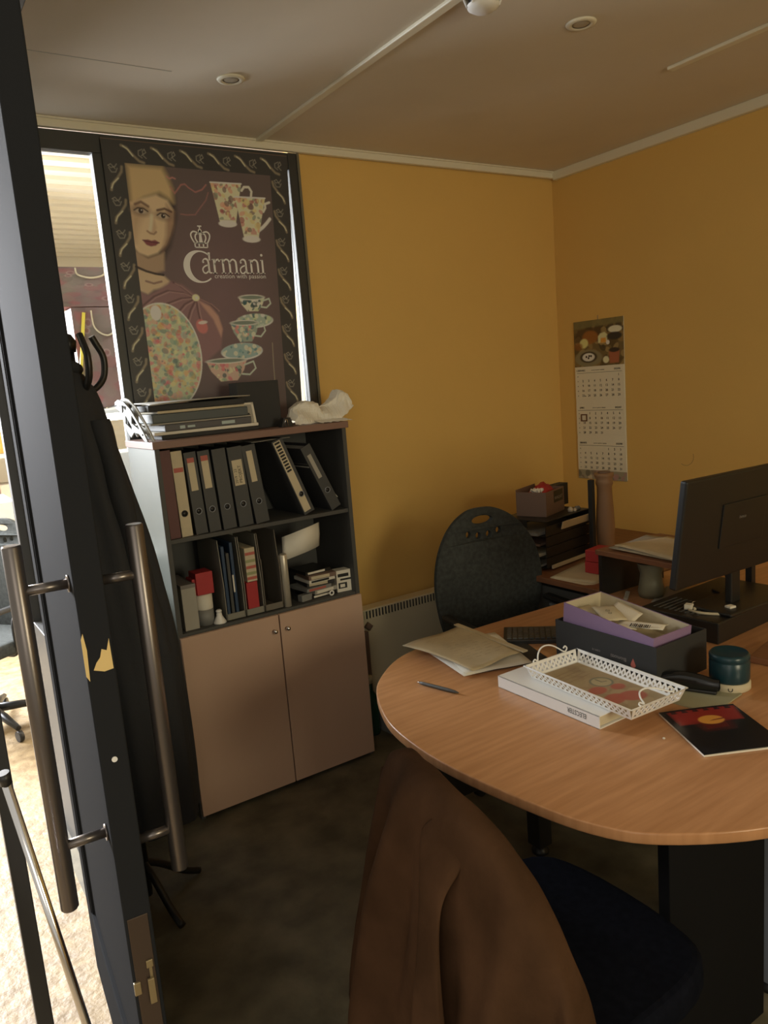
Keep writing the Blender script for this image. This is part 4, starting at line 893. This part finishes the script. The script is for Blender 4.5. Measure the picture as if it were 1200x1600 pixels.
o = MB().tube(catmull([(2.28, 1.50, TZ+.20), (2.32, 1.52, TZ+.19), (2.36, 1.52, TZ+.14), (2.375, 1.53, TZ+.075), (2.40, 1.60, TZ+.074)], 6), .003, 8).build('cable', m_blackp); tag(o, 'black cable hanging from behind the monitor', 'cable')
o = sheet('paper_sheet', .20, .12, m_lgrey, (2.45, 1.79, TZ+.001), .35, 'pale papers on the desk seen beneath the monitor', 'papers', th=.002, warp=.004, seed=12)
o = MB().at((2.10, 1.15, TZ+.001), rz=.2).box(-.05, .12, -.09, .10, 0, .02).build('wooden_block', m_wood2, bevel=.003); tag(o, 'low reddish wooden tray at the right edge beside the tin', 'tray')

# ---- riser shelf
t = thing('monitor_riser', (2.26, 1.62, TZ), 'reddish wooden riser shelf with black side panels', 'shelf', rz=-.03)
MB().box(0, .38, -.04, .40, .165, .185).build('shelf_board', m_wood2, t, bevel=.002)
MB().box(.01, .37, .375, .393, 0, .165).build('side_panel', m_blackp, t); MB().box(.352, .375, -.03, -.005, 0, .165).build('side_panel', m_blackp, t)
o = MB().lathe([(0, 0), (.045, 0), (.05, .02), (.043, .06), (.040, .09), (.052, .13), (.050, .135), (.036, .095), (0, .09)], 28).build('pale_vase', mat('frosted_vase', (.20, .19, .13), .4), loc=(2.40, 1.86, TZ)); tag(o, 'greyish vase standing under the riser shelf', 'vase')
o = MB().at((2.33, 1.92, TZ), rz=.6).box(-.05, .05, -.008, .008, 0, .010).build('marker_pen', m_lgrey, bevel=.003); tag(o, 'grey marker lying in front of the riser side panel', 'pen')
for k, (dx, dy, rz, lb) in enumerate(((.17, .17, -.02, 'lowest wide paper on the riser shelf'), (.19, .20, .12, 'paper in the middle of the riser shelf pile'), (.16, .15, -.16, 'topmost sheet of the riser shelf pile'))):
    sheet('paper_sheet', .27, .34, [m_cream, m_lgrey, m_cream][k], (2.26+dx, 1.62+dy, TZ+.186+.005*k), rz, lb, 'paper', th=.002, warp=.004, seed=20+k, group='papers on the riser shelf')

# ---- corner: letter trays, box, wooden pillar, tea packs
LT = thing('letter_trays', (2.415, 2.425, TZ), 'stack of black letter trays with cream label bars', 'letter trays', rz=.17)
for k in range(4):
    z = .012+k*.048
    tr = MB().box(0, .36, .0, .25, z, z+.003).box(0, .36, .247, .25, z, z+.040).box(0, .003, .03, .25, z, z+.018).box(.357, .36, 0, .25, z, z+.040).box(0, .36, .0, .003, z, z+.046).build('tray', m_blackp, LT, bevel=.0008)
    MB().at((.0, .13, z+.0045), rz=[.03, -.04, .05, -.02][k]).box(-.018, .33, -.10, .10, 0, .010+.004*(k % 2)).build('papers', [m_lgrey, m_cream, m_brownc, m_grey][k], LT, bevel=.001)
MB().box(.03, .36, -.012, -.003, .006, .022).build('label_bar', m_cream, LT, bevel=.001)
MB().at((.0, -.012, .175), rx=.25).box(.10, .355, -.004, 0, 0, .036).build('label_bar', mat('ivory_bar', (.66, .55, .36), .5), LT, bevel=.001)
MB().box(0, .36, 0, .25, .222, .226).box(.0, .003, .1, .25, .19, .222).box(.357, .36, 0, .25, .19, .222).build('top_plate', m_blackp, LT, bevel=.001)
t = thing('cardboard_box', (2.49, 2.49, TZ+.2275), 'small brown open carton with a dark printed label on the letter trays', 'box', rz=.35)
mb = MB(); wB, dB, hB = .20, .15, .112
mb.box(0, wB, 0, .003, 0, hB).box(0, wB, dB-.003, dB, 0, hB+.01).box(0, .003, .003, dB-.003, 0, hB).box(wB-.003, wB, .003, dB-.003, 0, hB).box(.003, wB-.003, .003, dB-.003, 0, .003); mb.build('box_wall', m_brownc, t)
mb = MB(); mb.box(.085, .185, -.001, 0, .052, .106); mb.build('printed_label', m_blackp, t)
mb = MB(); mb.at((.135, -.0016, .066), rx=PI/2); mb.text('BANQUET', .020, align='CENTER', xs=.95); mb.build('label_lettering', m_lgrey, t)
P = [[(.06+.13*i/8, .03+.09*j/6, .085+.045*math.sin(PI*i/8)*math.sin(PI*j/6)+.008*math.sin(i*2.1+j)) for j in range(7)] for i in range(9)]
o = MB().at((2.49, 2.49, TZ+.234), rz=.35).grid(P).build('red_cloth', m_red); q = o.modifiers.new('Solidify', 'SOLIDIFY'); q.thickness = .003; tag(o, 'crumpled red cloth sticking out of the brown carton', 'cloth')
P = [[(.02+.05*i/6, .04+.05*j/5, .09+.028*abs(math.sin(i*2.2+j*1.3))) for j in range(6)] for i in range(7)]
o = MB().at((2.49, 2.49, TZ+.234), rz=.35).grid(P, smooth=False).build('tissue', m_paper); q = o.modifiers.new('Solidify', 'SOLIDIFY'); q.thickness = .001; tag(o, 'crumpled white tissue in the left of the brown carton', 'tissue')
o = MB().at((2.72, 2.66, TZ+.2275), rz=.2).box(-.06, .09, -.02, .03, 0, .105).build('black_box', m_blackm, bevel=.002); tag(o, 'flat black box standing behind the brown carton', 'box')
for k, (x, y, r) in enumerate(((2.655, 2.50, .012), (2.675, 2.49, .008), (2.70, 2.505, .010), (2.72, 2.51, .009))):
    o = MB().lathe([(0, 0), (r, 0), (r*1.1, r), (r*.6, r*1.8), (0, r*2)], 12).build('glass_bead', m_bag if k < 2 else m_grey, loc=(x, y, TZ+.2265)); tag(o, ['largest clear trinket right of the brown carton', 'smaller clear trinket beside the largest one', 'grey trinket nearer the wooden pillar', 'small grey trinket nearest the wooden pillar'][k], 'trinket', 'trinkets on the letter trays')
t = thing('wooden_pillar', (2.80, 2.42, TZ), 'turned light wooden pillar standing below the calendar', 'pillar')
MB().lathe([(0, 0), (.046, 0), (.046, .02), (.042, .03), (.040, .05), (.043, .15), (.040, .22), (.035, .29), (.034, .33), (.040, .345), (.040, .36), (.036, .365), (.044, .38), (.044, .395), (0, .395)], 28).build('turned_body', m_tan, t)
MB().lathe([(0, .396), (.030, .396), (.028, .402), (0, .404)], 24).build('top_plate', m_brownc, t)
o = MB().at((2.733, 2.44, TZ), rz=.1).box(-.012, .012, -.012, .012, 0, .37).build('dark_post', m_blackm, bevel=.003); tag(o, 'slim dark stick behind the left side of the wooden pillar', 'stick')
for k in range(2):
    t = thing('tea_pack', (2.565, 2.255, TZ+.0015+.052*k), ['lower red and white pack beside the riser', 'upper red and white pack beside the riser'][k], 'pack', rz=.1+.1*k, group='red and white packs')
    MB().box(-.06, .055, -.035, .035, 0, .050).build('carton', m_red, t, bevel=.002)
    MB().at((.02, -.0355, .025), rx=PI/2).lathe([(0, 0), (.018, 0), (.018, .0005), (0, .0006)], 20).build('white_disc', m_paper, t)
for k, (x, y, rz, lb) in enumerate(((2.52, 2.28, .25, 'cream papers under the red and white packs'), (2.50, 2.24, .05, 'loose cream sheet at the front edge of the side desk'))):
    sheet('paper_sheet', .30, .21, m_cream, (x, y, TZ+.0002-.002*k), rz, lb, 'paper', th=.001, warp=.0006, seed=30+k)

# ================================================================== CALENDAR
CAL = thing('wall_calendar', (3.33, 2.885, 1.015), 'three-month wall calendar with a coffee picture on top', 'calendar', rz=0, rx=.0)
def cfn(u, v, off=0): return (-.006-off, .17-u*1.0, v)
CP = Paint(.34, .245, 120, 88, (88, 70, 40))
CP.blobs(np.ones_like(CP.X), [(70, 54, 30), (110, 86, 48), (52, 42, 28), (128, 104, 62)], 90, .012, .035, .7, 1)
CP.poly([(.0, .13), (.20, .13), (.19, .21), (.03, .20)], (66, 46, 26), .01, .8)
CP.ell(.115, .155, .055, .035, (120, 72, 30), 0, .01, .9); CP.ell(.07, .125, .030, .025, (186, 158, 96), .2, .008, .9); CP.ell(.03, .11, .03, .02, (110, 66, 30), 0, .01, .8)
CP.poly([(.17, .12), (.23, .12), (.235, .16), (.215, .175), (.185, .17), (.17, .155)], (196, 170, 112), .006, .9); CP.poly([(.185, .12), (.225, .12), (.222, .145), (.19, .145)], (168, 112, 42), .006)
CP.ell(.10, .045, .095, .045, (104, 92, 64), 0, .006); CP.ell(.10, .05, .06, .030, (54, 44, 30), 0, .006); CP.ell(.10, .05, .043, .022, (200, 184, 140), 0, .004)
for a, b in ((.085, .052), (.10, .045), (.105, .056), (.118, .055)): CP.ell(a, b, .006, .006, (34, 24, 18), 0, .002)
CP.poly([(.245, .01), (.305, .01), (.312, .075), (.240, .075)], (128, 72, 46), .006); CP.ell(.276, .078, .036, .012, (44, 34, 28), 0, .004)
CP.ell(.285, .185, .045, .018, (180, 166, 128), 0, .004); CP.ell(.28, .15, .05, .02, (44, 38, 30), 0, .006); CP.ell(.22, .03, .02, .018, (190, 170, 120), 0, .006); CP.ell(.235, .12, .012, .012, (200, 190, 150), 0, .003)
CP.poly([(.0, .205), (.34, .215), (.34, .245), (0, .245)], (96, 84, 50), .01, .8)
m_cal = vcol_mat('calendar_print', .4)
mb = MB(); CP.attach(mb, lambda u, v: cfn(u, .618+v)); ob = mb.build('picture_panel', m_cal, CAL); CP.colour(ob)
m_calp = mat('calendar_paper', (.84, .80, .66), .6)
MB().box(-.005, -.002, -.17, .17, .0, .863).build('backing_board', m_calp, CAL)
FP = Paint(.34, .05, 100, 16, (120, 108, 84)); FP.blobs(np.ones_like(FP.X), [(100, 84, 66), (160, 140, 110), (88, 80, 62), (130, 96, 84)], 26, .008, .02, .8, 5)
mb = MB(); FP.attach(mb, lambda u, v: cfn(u, v-.004)); ob = mb.build('footer_strip', m_cal, CAL); FP.colour(ob)
months = (('CZERWIEC', '2025/06', 6, 30, .445, .172), ('LIPIEC', '2025/07', 1, 31, .246, .167), ('SIERPIE\u0143', '2025/08', 4, 31, .053, .165))
for nm, yr, first, nd, z0, h in months:
    pd = MB().box(-.0085, -.006, -.168, .168, z0, z0+h).build('month_pad', m_calp, CAL)
    mb = MB()
    def put(txt, u, v, size, al='CENTER', xs=1.0):
        mb.M = Matrix(((0, 0, -1, -.0092), (-1, 0, 0, .17-u), (0, 1, 0, z0+v), (0, 0, 0, 1))); mb.text(txt, size, al, xs=xs); mb.M = Matrix.Translation((0, .0007, .0004)) @ mb.M; mb.text(txt, size, al, xs=xs)
    put(nm, .045, h-.024, .013); put(yr, .295, h-.024, .013); put('pn wt sr cz pt sb nd   kalendarz', .165, h-.022, .007)
    mb.M = Matrix.Identity(4); mb.box(-.0094, -.009, -.155, .155, z0+h-.034, z0+h-.0325)
    for d in range(1, nd+1):
        c_ = (first+d-1) % 7; r_ = (first+d-1)//7
        if nm == 'LIPIEC' and d == 7: continue
        if r_ > 4: c_, r_ = c_+0, 4; put('/'+str(d), .058+c_*.041+.014, h-.056-r_*.0265, .008); continue
        put(str(d), .058+c_*.041, h-.056-r_*.0265, .0175)
    for r_ in range(5): put(str(23+r_), .022, h-.054-r_*.0265, .007)
    mb.build('date_print', m_ink, pd)
    if nm == 'LIPIEC':
        z = z0+h-.056-.0265; y_ = .17-.058
        m2 = MB(); m2.box(-.013, -.0095, y_-.022, y_+.022, z-.012, z-.006).box(-.013, -.0095, y_-.022, y_+.022, z+.022, z+.028).box(-.013, -.0095, y_-.022, y_-.016, z-.006, z+.022).box(-.013, -.0095, y_+.016, y_+.022, z-.006, z+.022)
        m2.build('date_marker', mat('dark_red_frame', (.14, .06, .03), .4), CAL)
MB().tube([(-.004, 0, .861), (-.004, 0, .885)], .0015, 6).build('hanging_loop', m_grey, CAL)
o = MB().tube([(3.3285, 2.36+.045*math.cos(a), 1.16+.045*math.sin(a)) for a in [PI*.9+k*PI/14 for k in range(12)]], .0012, 5).build('wall_scuff', mat('scuff', (.45, .30, .12), .8)); tag(o, 'faint curved scuff on the yellow wall above the riser', 'scuff')

# ================================================================== OFFICE CHAIRS
def egg(h):
    pts = [(.44, .10), (.47, .15), (.52, .20), (.60, .235), (.70, .255), (.80, .258), (.90, .235), (.98, .19), (1.03, .14), (1.06, .09), (1.075, .04)]
    return pts
def office_chair(name, loc, rz, label, cat, up, frame, holes=True, sq=1.0):
    # faces +y
    t = thing(name, loc, label, cat, rz=rz)
    hw = egg(0); ol = [(w, h) for h, w in hw]+[(-w, h) for h, w in reversed(hw)]
    ol = catmull(ol, 4, True)
    ol = [(x, y) for x, y in ol]
    hl = []
    if holes:
        hl.append([(.055*math.cos(a*PI/10)+.0, 1.030+.022*math.sin(a*PI/10)) for a in range(20)])
        for x, z in ((-.075, .975), (-.026, .965), (.026, .965), (.075, .975)): hl.append([(x+.016*math.cos(a*PI/7), z+.018*math.sin(a*PI/7)) for a in range(14)])
    MB().fill([ol]+hl, .018, .004, fn=lambda x, y, z: (x*(1 if holes else .86), -.24+z+(.45 if holes else .30)*x*x-.10*(y-.62)**2, .44+(y-.44)*sq)).build('backrest', up, t)
    st = catmull([(-.23, -.20), (-.25, 0), (-.23, .18), (-.12, .24), (.12, .24), (.23, .18), (.25, 0), (.23, -.20), (.12, -.23), (-.12, -.23)], 4, True)
    MB().prism(st, .43, .50, smooth=True).build('seat', up, t, bevel=.02, seg=3)
    MB().tube([(0, -.10, .42), (0, -.24, .40), (0, -.285, .46), (0, -.285, .60)], .018, 10).build('back_bracket', frame, t)
    MB().lathe([(0, .10), (.03, .10), (.03, .26), (.016, .26), (.016, .43), (0, .43)], 18).build('gas_column', frame, t)
    for s_ in ((-1, 1) if holes else ()):
        a_ = MB().tube(catmull([(s_*.18, 0, .42), (s_*.245, 0, .44), (s_*.255, .0, .60), (s_*.25, -.08, .66)], 5), .012, 8).build('armrest', frame, t)
        MB().box(s_*.25-.022, s_*.25+.022, -.16, .12, .655, .680).build('arm_pad', frame, a_, bevel=.010)
    for k in range(5):
        a = k*2*PI/5+.3; c, s2 = math.cos(a), math.sin(a)
        l = MB().tube([(0, 0, .11), (.15*c, .15*s2, .095), (.29*c, .29*s2, .07)], [.026, .022, .014], 8).build('base_leg', frame, t)
        MB().tube([(.29*c-.012*s2, .29*s2+.012*c, .028), (.29*c+.012*s2, .29*s2-.012*c, .028)], .028, 14).build('caster', m_blackp, l)
    return t
OC = office_chair('office_chair', (2.07, 2.25, 0), PI-.16, 'dark office chair with an oval back and round holes behind the desk', 'chair', m_cloth, m_blackp)
VC = office_chair('office_chair', (.985, 1.03, 0), -PI/2+.02, 'navy office chair at the rounded desk end, hidden by a brown jacket', 'chair', m_navy, m_blackp, False, .64)
# brown jacket over its back
ridge = [(.835, 1.355, .80), (.845, 1.335, .845), (.825, 1.27, .885), (.785, 1.17, .915), (.755, 1.07, .93), (.740, .96, .925), (.738, .87, .895), (.745, .80, .83), (.757, .745, .73), (.765, .72, .62)]
RD = catmull(ridge, 5); nR = len(RD)
def jacket():
    P = []; NS = 22
    for i, (x, y, z) in enumerate(RD):
        t_ = i/(nR-1); a = RD[max(i-1, 0)]; b = RD[min(i+1, nR-1)]
        tx_, ty_ = b[0]-a[0], b[1]-a[1]; l = math.hypot(tx_, ty_) or 1; nx_, ny_ = ty_/l, -tx_/l   # points towards -x
        if nx_ > 0: nx_, ny_ = -nx_, -ny_
        row = []
        for j in range(2*NS+1):
            s_ = (j-NS)/NS      # -1 front (desk side) .. 1 back (camera side)
            d = abs(s_)
            L = (.62 if s_ > 0 else .42)
            drop = L*max(0, d-.05)/.95*(z-.18)/.75
            endk = min(t_, 1-t_)
            flare = .030*min(1, d*8)**.5+(.14 if s_ > 0 else .05)*d**1.1*(.6+.4*math.sin(PI*t_))
            fold = (.020*math.sin(t_*34+2.2*math.sin(d*3))*(1.5 if t_ < .45 else .8)+.013*math.sin(t_*19+1.0)+.008*math.sin(t_*71+d))*min(1, d*2.2)*(1 if s_ > 0 else .5)
            off = (flare+fold)*(1 if s_ > 0 else -1)
            ex = (t_-.5)*.10*d*(1 if s_ > 0 else .4)   # spreads along the ridge
            px = x+nx_*off+tx_/l*ex; py = y+ny_*off+ty_/l*ex
            row.append((px, py, z-drop-(.012*d*math.sin(t_*25) if d > .9 else 0)))
        P.append(row)
    return P
JK = thing('brown_jacket', (.78, 1.03, .93), 'brown suede jacket draped over the back of the near chair', 'jacket')
jp = [[(a-.78, b-1.03, c-.93) for a, b, c in r] for r in jacket()]
ob = MB().grid(jp).build('jacket_body', m_suede, JK, sub=1); q = ob.modifiers.new('Solidify', 'SOLIDIFY'); q.thickness = .006
# sleeve and collar seam folded over the back
slv = [(.742-.78, .985-1.03, .905-.93), (.712-.78, .98-1.03, .885-.93), (.685-.78, .975-1.03, .84-.93), (.655-.78, .965-1.03, .78-.93), (.625-.78, .945-1.03, .66-.93), (.60-.78, .925-1.03, .50-.93), (.59-.78, .91-1.03, .36-.93)]
P = []
for i, (x, y, z) in enumerate(catmull(slv, 4)):
    r_ = min(1, .12+i/7)*(.030+.012*math.sin(i*.35))
    P.append([(x+r_*.55*math.cos(k*PI/8), y+r_*1.5*math.sin(k*PI/8)*(1+.12*math.sin(3*k+i*.4)), z+.012*math.cos(k*PI/8)) for k in range(16)])
MB().grid(P, wrap=True).build('sleeve', m_suede, JK, sub=1)

# ================================================================== RADIATOR AND THINGS BESIDE THE CABINET
RA = thing('radiator', (2.35, 3.12, .08), 'beige panel heater below the yellow wall', 'radiator')
MB().box(-.53, .60, -.04, .04, .0, .485).build('panel', m_heater, RA, bevel=.006)
mb = MB(); mb.box(-.515, .59, -.0405, -.0395, .440, .478)
mb.build('grille_recess', m_blackm, RA)
mb = MB()
for i in range(60): mb.box(-.515+i*.0185, -.515+i*.0185+.0085, -.044, -.0405, .438, .480)
mb.build('grille_bars', m_heater, RA)
MB().at((-.50, -.042, .405), rx=PI/2).lathe([(0, 0), (.022, 0), (.020, .018), (.012, .022), (0, .022)], 4).build('thermostat_knob', m_brownc, RA)
MB().box(-.5, -.46, -.03, .03, -.08, 0).box(.5, .54, -.03, .03, -.08, 0).build('foot', m_grey, RA)
t = thing('tall_bottle', (1.765, 2.97, 0), 'dark green bottle with a cream cap beside the cabinet', 'bottle')
MB().lathe([(0, 0), (.036, 0), (.038, .01), (.038, .16), (.030, .19), (.014, .215), (.013, .25), (0, .25)], 24).build('bottle_body', m_greenb, t)
MB().lathe([(0, .25), (.017, .25), (.017, .285), (0, .287)], 20).build('cap', m_cream, t)
o = MB().at((1.80, 3.03, 0)).box(-.015, .015, -.012, .012, .0, .48).build('dark_post', m_brownc, bevel=.002); tag(o, 'narrow brown batten leaning by the radiator knob', 'batten')
o = MB().at((1.86, 2.95, 0), rz=.1).box(-.05, .05, -.06, .06, 0, .17).build('grey_box', m_grey, bevel=.004); tag(o, 'grey box on the floor below the radiator', 'box')
o = MB().at((1.8, 3.08, .585)).box(-.02, .02, -.002, .002, -.02, .035).build('wall_card', m_lgrey); tag(o, 'small printed card on the wall beside the cabinet', 'card')

# ceiling fittings
def spot(loc, label):
    t = thing('ceiling_spotlight', loc, label, 'ceiling light', group='recessed ceiling spotlights')
    MB().lathe([(.028, -.004), (.034, -.007), (.044, -.005), (.048, 0), (.048, .0), (.028, 0)], 32).build('bezel', m_trimc, t)
    MB().lathe([(0, -.004), (.020, -.0045), (.027, -.003), (.028, 0)], 28).build('lamp_glass', m_lens, t)
    return t
spot((1.202, 2.59, ZC), 'round recessed ceiling light nearer the poster')
spot((2.033, 1.793, ZC), 'round recessed ceiling light right of the smoke detector')
t = thing('smoke_detector', (1.615, 1.775, ZC), 'white smoke detector beside the ceiling batten', 'smoke detector')
MB().lathe([(0, -.045), (.030, -.045), (.044, -.036), (.046, -.030)], 32).lathe([(.052, -.014), (.055, -.010), (.055, 0)], 32).build('shell', m_white, t)
MB().lathe([(.040, -.033), (.040, -.012)], 24).build('sensor_mesh', m_blackp, t)
mb = MB()
for k in range(8):
    a = k*PI/4+.2; mb.tube([(.044*math.cos(a), .044*math.sin(a), -.034), (.053*math.cos(a), .053*math.sin(a), -.010)], .004, 6)
mb.build('vane', m_white, t)

# ================================================================== COAT STAND AND COAT
CS = thing('coat_stand', (.52, 2.42, 0), 'dark coat stand with curved hooks beside the glass partition', 'coat stand')
MB().tube([(0, 0, .04), (0, 0, 1.80)], [.018, .014], 14).build('pole', m_blackp, CS)
MB().lathe([(0, 1.80), (.020, 1.80), (.024, 1.83), (.012, 1.85), (0, 1.855)], 18).build('finial', m_blackp, CS)
for k in range(4):
    a = k*PI/2+.25; c, s_ = math.cos(a), math.sin(a)
    pts = [(.0, .0, 1.70), (.05, 0, 1.685), (.095, 0, 1.72), (.105, 0, 1.78), (.085, 0, 1.825), (.075, 0, 1.845)]
    MB().tube([(x*c, x*s_, z) for x, _, z in catmull(pts, 5)], .010, 10).build('hook', m_blackp, CS)
    pts = [(.0, .0, .16), (.06, 0, .12), (.14, 0, .05), (.20, 0, .015)]
    if k in (0, 1, 3): MB().tube([(x*c, x*s_, z) for x, _, z in catmull(pts, 4)], .012, 10).build('foot', m_blackp, CS)
prof = [(1.76, .490, .03, .04), (1.72, .50, .055, .05), (1.66, .505, .078, .07), (1.55, .51, .095, .09), (1.40, .52, .115, .10), (1.20, .54, .138, .11), (.95, .56, .150, .115), (.70, .565, .155, .12), (.45, .565, .158, .125), (.30, .565, .154, .12)]
rings = catmull([(z, cx, rx, ry) for z, cx, rx, ry in prof], 5)
P = []
for i, (z, cx, rx, ry) in enumerate(rings):
    row = []
    for k in range(64):
        a = 2*PI*k/64; f = 1+(.06*math.sin(7*a+.8*math.sin(z*3))+.035*math.sin(13*a+z*2))*min(1, (1.76-z)*3)
        row.append((cx-.575+rx*f*math.cos(a), -.01+ry*f*math.sin(a), z))
    P.append(row)
CT = thing('black_coat', (.575, 2.41, 0), 'long black coat hanging on the coat stand', 'coat')
cb = MB(); cb.grid(P, wrap=True); cb.add([P[0][k] for k in range(64)], [tuple(range(63, -1, -1))]); cb.build('coat_body', m_coat, CT)
P = []
for i, (x, y, z) in enumerate(catmull([(-.02, -.06, 1.60), (.0, -.085, 1.42), (.025, -.09, 1.2), (.05, -.095, 1.0), (.06, -.10, .88)], 5)):
    P.append([(x+(.034+.003*math.sin(i*1.3))*math.cos(k*PI/9), y+(.046+.003*math.cos(i))*math.sin(k*PI/9), z) for k in range(18)])
MB().grid(P, wrap=True).build('sleeve', m_coat, CT)
mb = MB(); mb.tube(catmull([(-.13, -.04, 1.745), (-.09, -.055, 1.76), (-.05, -.03, 1.75), (-.05, .03, 1.75), (-.10, .04, 1.76)], 4), .018, 10); mb.build('collar', m_coat, CT)

# ================================================================== BESIDE THE OPEN DOOR
t = thing('metal_post', (.098, 1.46, 0), 'slim black upright post in front of the sunlit stone floor', 'post')
MB().box(-.014, .014, -.014, .014, 0, 1.15).build('post_tube', m_blackp, t, bevel=.002); MB().box(-.04, .04, -.04, .04, 0, .006).build('base_plate', m_blackp, t)
a_ = Vector((.0912, 1.296, 1.07)); b_ = Vector((.1534, 1.341, .564)); dr = (b_-a_)/(a_.z-b_.z)
bt = b_+dr*b_.z*1.0; bt.z = .004
t = thing('chrome_pole', tuple(bt), 'leaning chrome pole crossing the black upright post', 'pole')
MB().tube([tuple(Vector((0, 0, 0))), tuple(a_-bt)], .0075, 16).build('tube', m_chrome, t); MB().tube([tuple(a_-bt-Vector((0, 0, .0))), tuple(a_-bt+(a_-bt).normalized()*.02)], .0095, 14).build('end_cap', m_blackp, t)

# ================================================================== HALL BEYOND THE GLASS
sh = thing('display_shelf', (.10, 7.2, 0), 'white display shelving in the bright hall', 'shelf')
for x in (0, .95): MB().box(x, x+.04, 0, .5, 0, 2.1).build('upright', m_white, sh)
for z in (.30, .78, 1.25, 1.72): MB().box(0, .99, 0, .5, z, z+.035).build('shelf_board', m_white, sh)
rg = random.Random(8)
hc = [mat('amber_pack', (.75, .48, .12), .5), mat('tan_pack', (.62, .45, .25), .6), mat('rose_pack', (.60, .22, .2), .6), m_paper]
nn = 0
for z in (.815, 1.285, .335):
    for i in range(4):
        o = MB().at((.10+.06+.23*i, 7.3, z+.001)).box(0, .19, 0, .3, 0, .20+.06*((i+nn) % 3)).build('goods_box', hc[(i+nn) % 4], bevel=.004)
        tag(o, '%s on the %s board of the hall shelving, %s' % (['amber carton', 'tan carton', 'rose carton', 'white carton'][(i+nn) % 4], {.815: 'middle', 1.285: 'upper', .335: 'lower'}[z], ['first from the left', 'second from the left', 'third from the left', 'fourth from the left'][i]), 'carton', 'cartons on the hall shelving')
    nn += 1
t = thing('display_table', (.35, 6.2, 0), 'white display table in the hall', 'table')
MB().box(-.5, .42, -.3, .3, .80, .86).box(-.5, .42, -.3, .3, .86, 1.02).build('table_top', m_white, t, bevel=.004)
for x in (-.46, .38):
    for y in (-.26, .26): MB().box(x-.02, x+.02, y-.02, y+.02, 0, .80).build('leg', m_white, t)
h = dup(OC, (.30, 4.4, 0), 2.2, 'dark office chair out in the hall, only its base in view')
# printed gift bags behind the narrow pane
PB = Paint(.26, .40, 60, 90, (92, 70, 60))
PB.blobs(np.ones_like(PB.X), [(104, 58, 52), (86, 76, 60), (96, 80, 66), (78, 62, 52)], 60, .015, .05, .5, 3)
for (a, b, r) in ((.06, .34, .018), (.05, .31, .014), (.18, .08, .022), (.20, .14, .020), (.12, .22, .016)): PB.ell(a, b, r, r, (120, 94, 80), 0, .003, .7); PB.ell(a, b, r*.6, r*.6, (94, 62, 54), 0, .003)
m_bagp = vcol_mat('flowered_paper', .6)
st = thing('steel_shelf', (.70, 3.52, 0), 'white shelf unit standing directly behind the narrow pane', 'shelf')
MB().box(-.12, .36, 0, .36, 1.60, 1.625).build('shelf_board', m_white, st); MB().box(-.12, .36, 0, .36, .9, .925).build('shelf_board', m_white, st)
for x in (-.12, .34):
    MB().box(x, x+.02, 0, .02, 0, 1.625).box(x, x+.02, .34, .36, 0, 1.625).build('upright', m_white, st)
def bag(loc, w, h, d, label, col, rz=0):
    t = thing('gift_bag', loc, label, 'gift bag', rz=rz)
    MB().box(0, w, .001, d, 0, h).build('bag_body', col, t, bevel=.002)
    mb = MB(); PB.attach(mb, lambda u, v: (u/.26*w, -.0005, v/.40*h)); ob = mb.build('flowered_front', m_bagp, t); PB.colour(ob)
    hp = [(w*.3, -.003, h*.97), (w*.32, -.006, h*.80), (w*.5, -.008, h*.72), (w*.68, -.006, h*.80), (w*.7, -.003, h*.97)]
    MB().tube(catmull(hp, 5), .004, 8).build('bag_handle', m_cream, t)
    return t
m_rb = mat('red_brown_paper', (.20, .10, .085), .6)
bag((.795, 3.55, 1.626), .27, .43, .14, 'brown flowered gift bag behind the narrow pane', m_rb)
bag((.745, 3.55, 2.06), .30, .165, .13, 'red flowered gift bag topmost behind the narrow pane', mat('dull_red_paper', (.30, .09, .08), .6))
o = MB().at((.775, 3.53, 1.70), ry=.18).box(0, .012, 0, .012, 0, .34).build('yellow_rod', mat('yellow_rod_paint', (.8, .65, .08), .4, emit=None)); tag(o, 'thin yellow rod left of the brown gift bag', 'rod')
o = MB().box(.84, 1.03, 3.56, 3.80, .926, 1.42).build('white_carton', m_white, bevel=.004); tag(o, 'white carton on the lower board behind the narrow pane', 'carton')
t = thing('lit_panel', (.90, 3.40, 1.57), 'bright strip lamp under the shelf behind the narrow pane', 'lamp')
MB().box(-.11, .12, 0, .04, -.0, .03).build('tube', m_bright, t); MB().box(-.11, .12, .0, .04, .031, .045).build('housing', m_white, t)
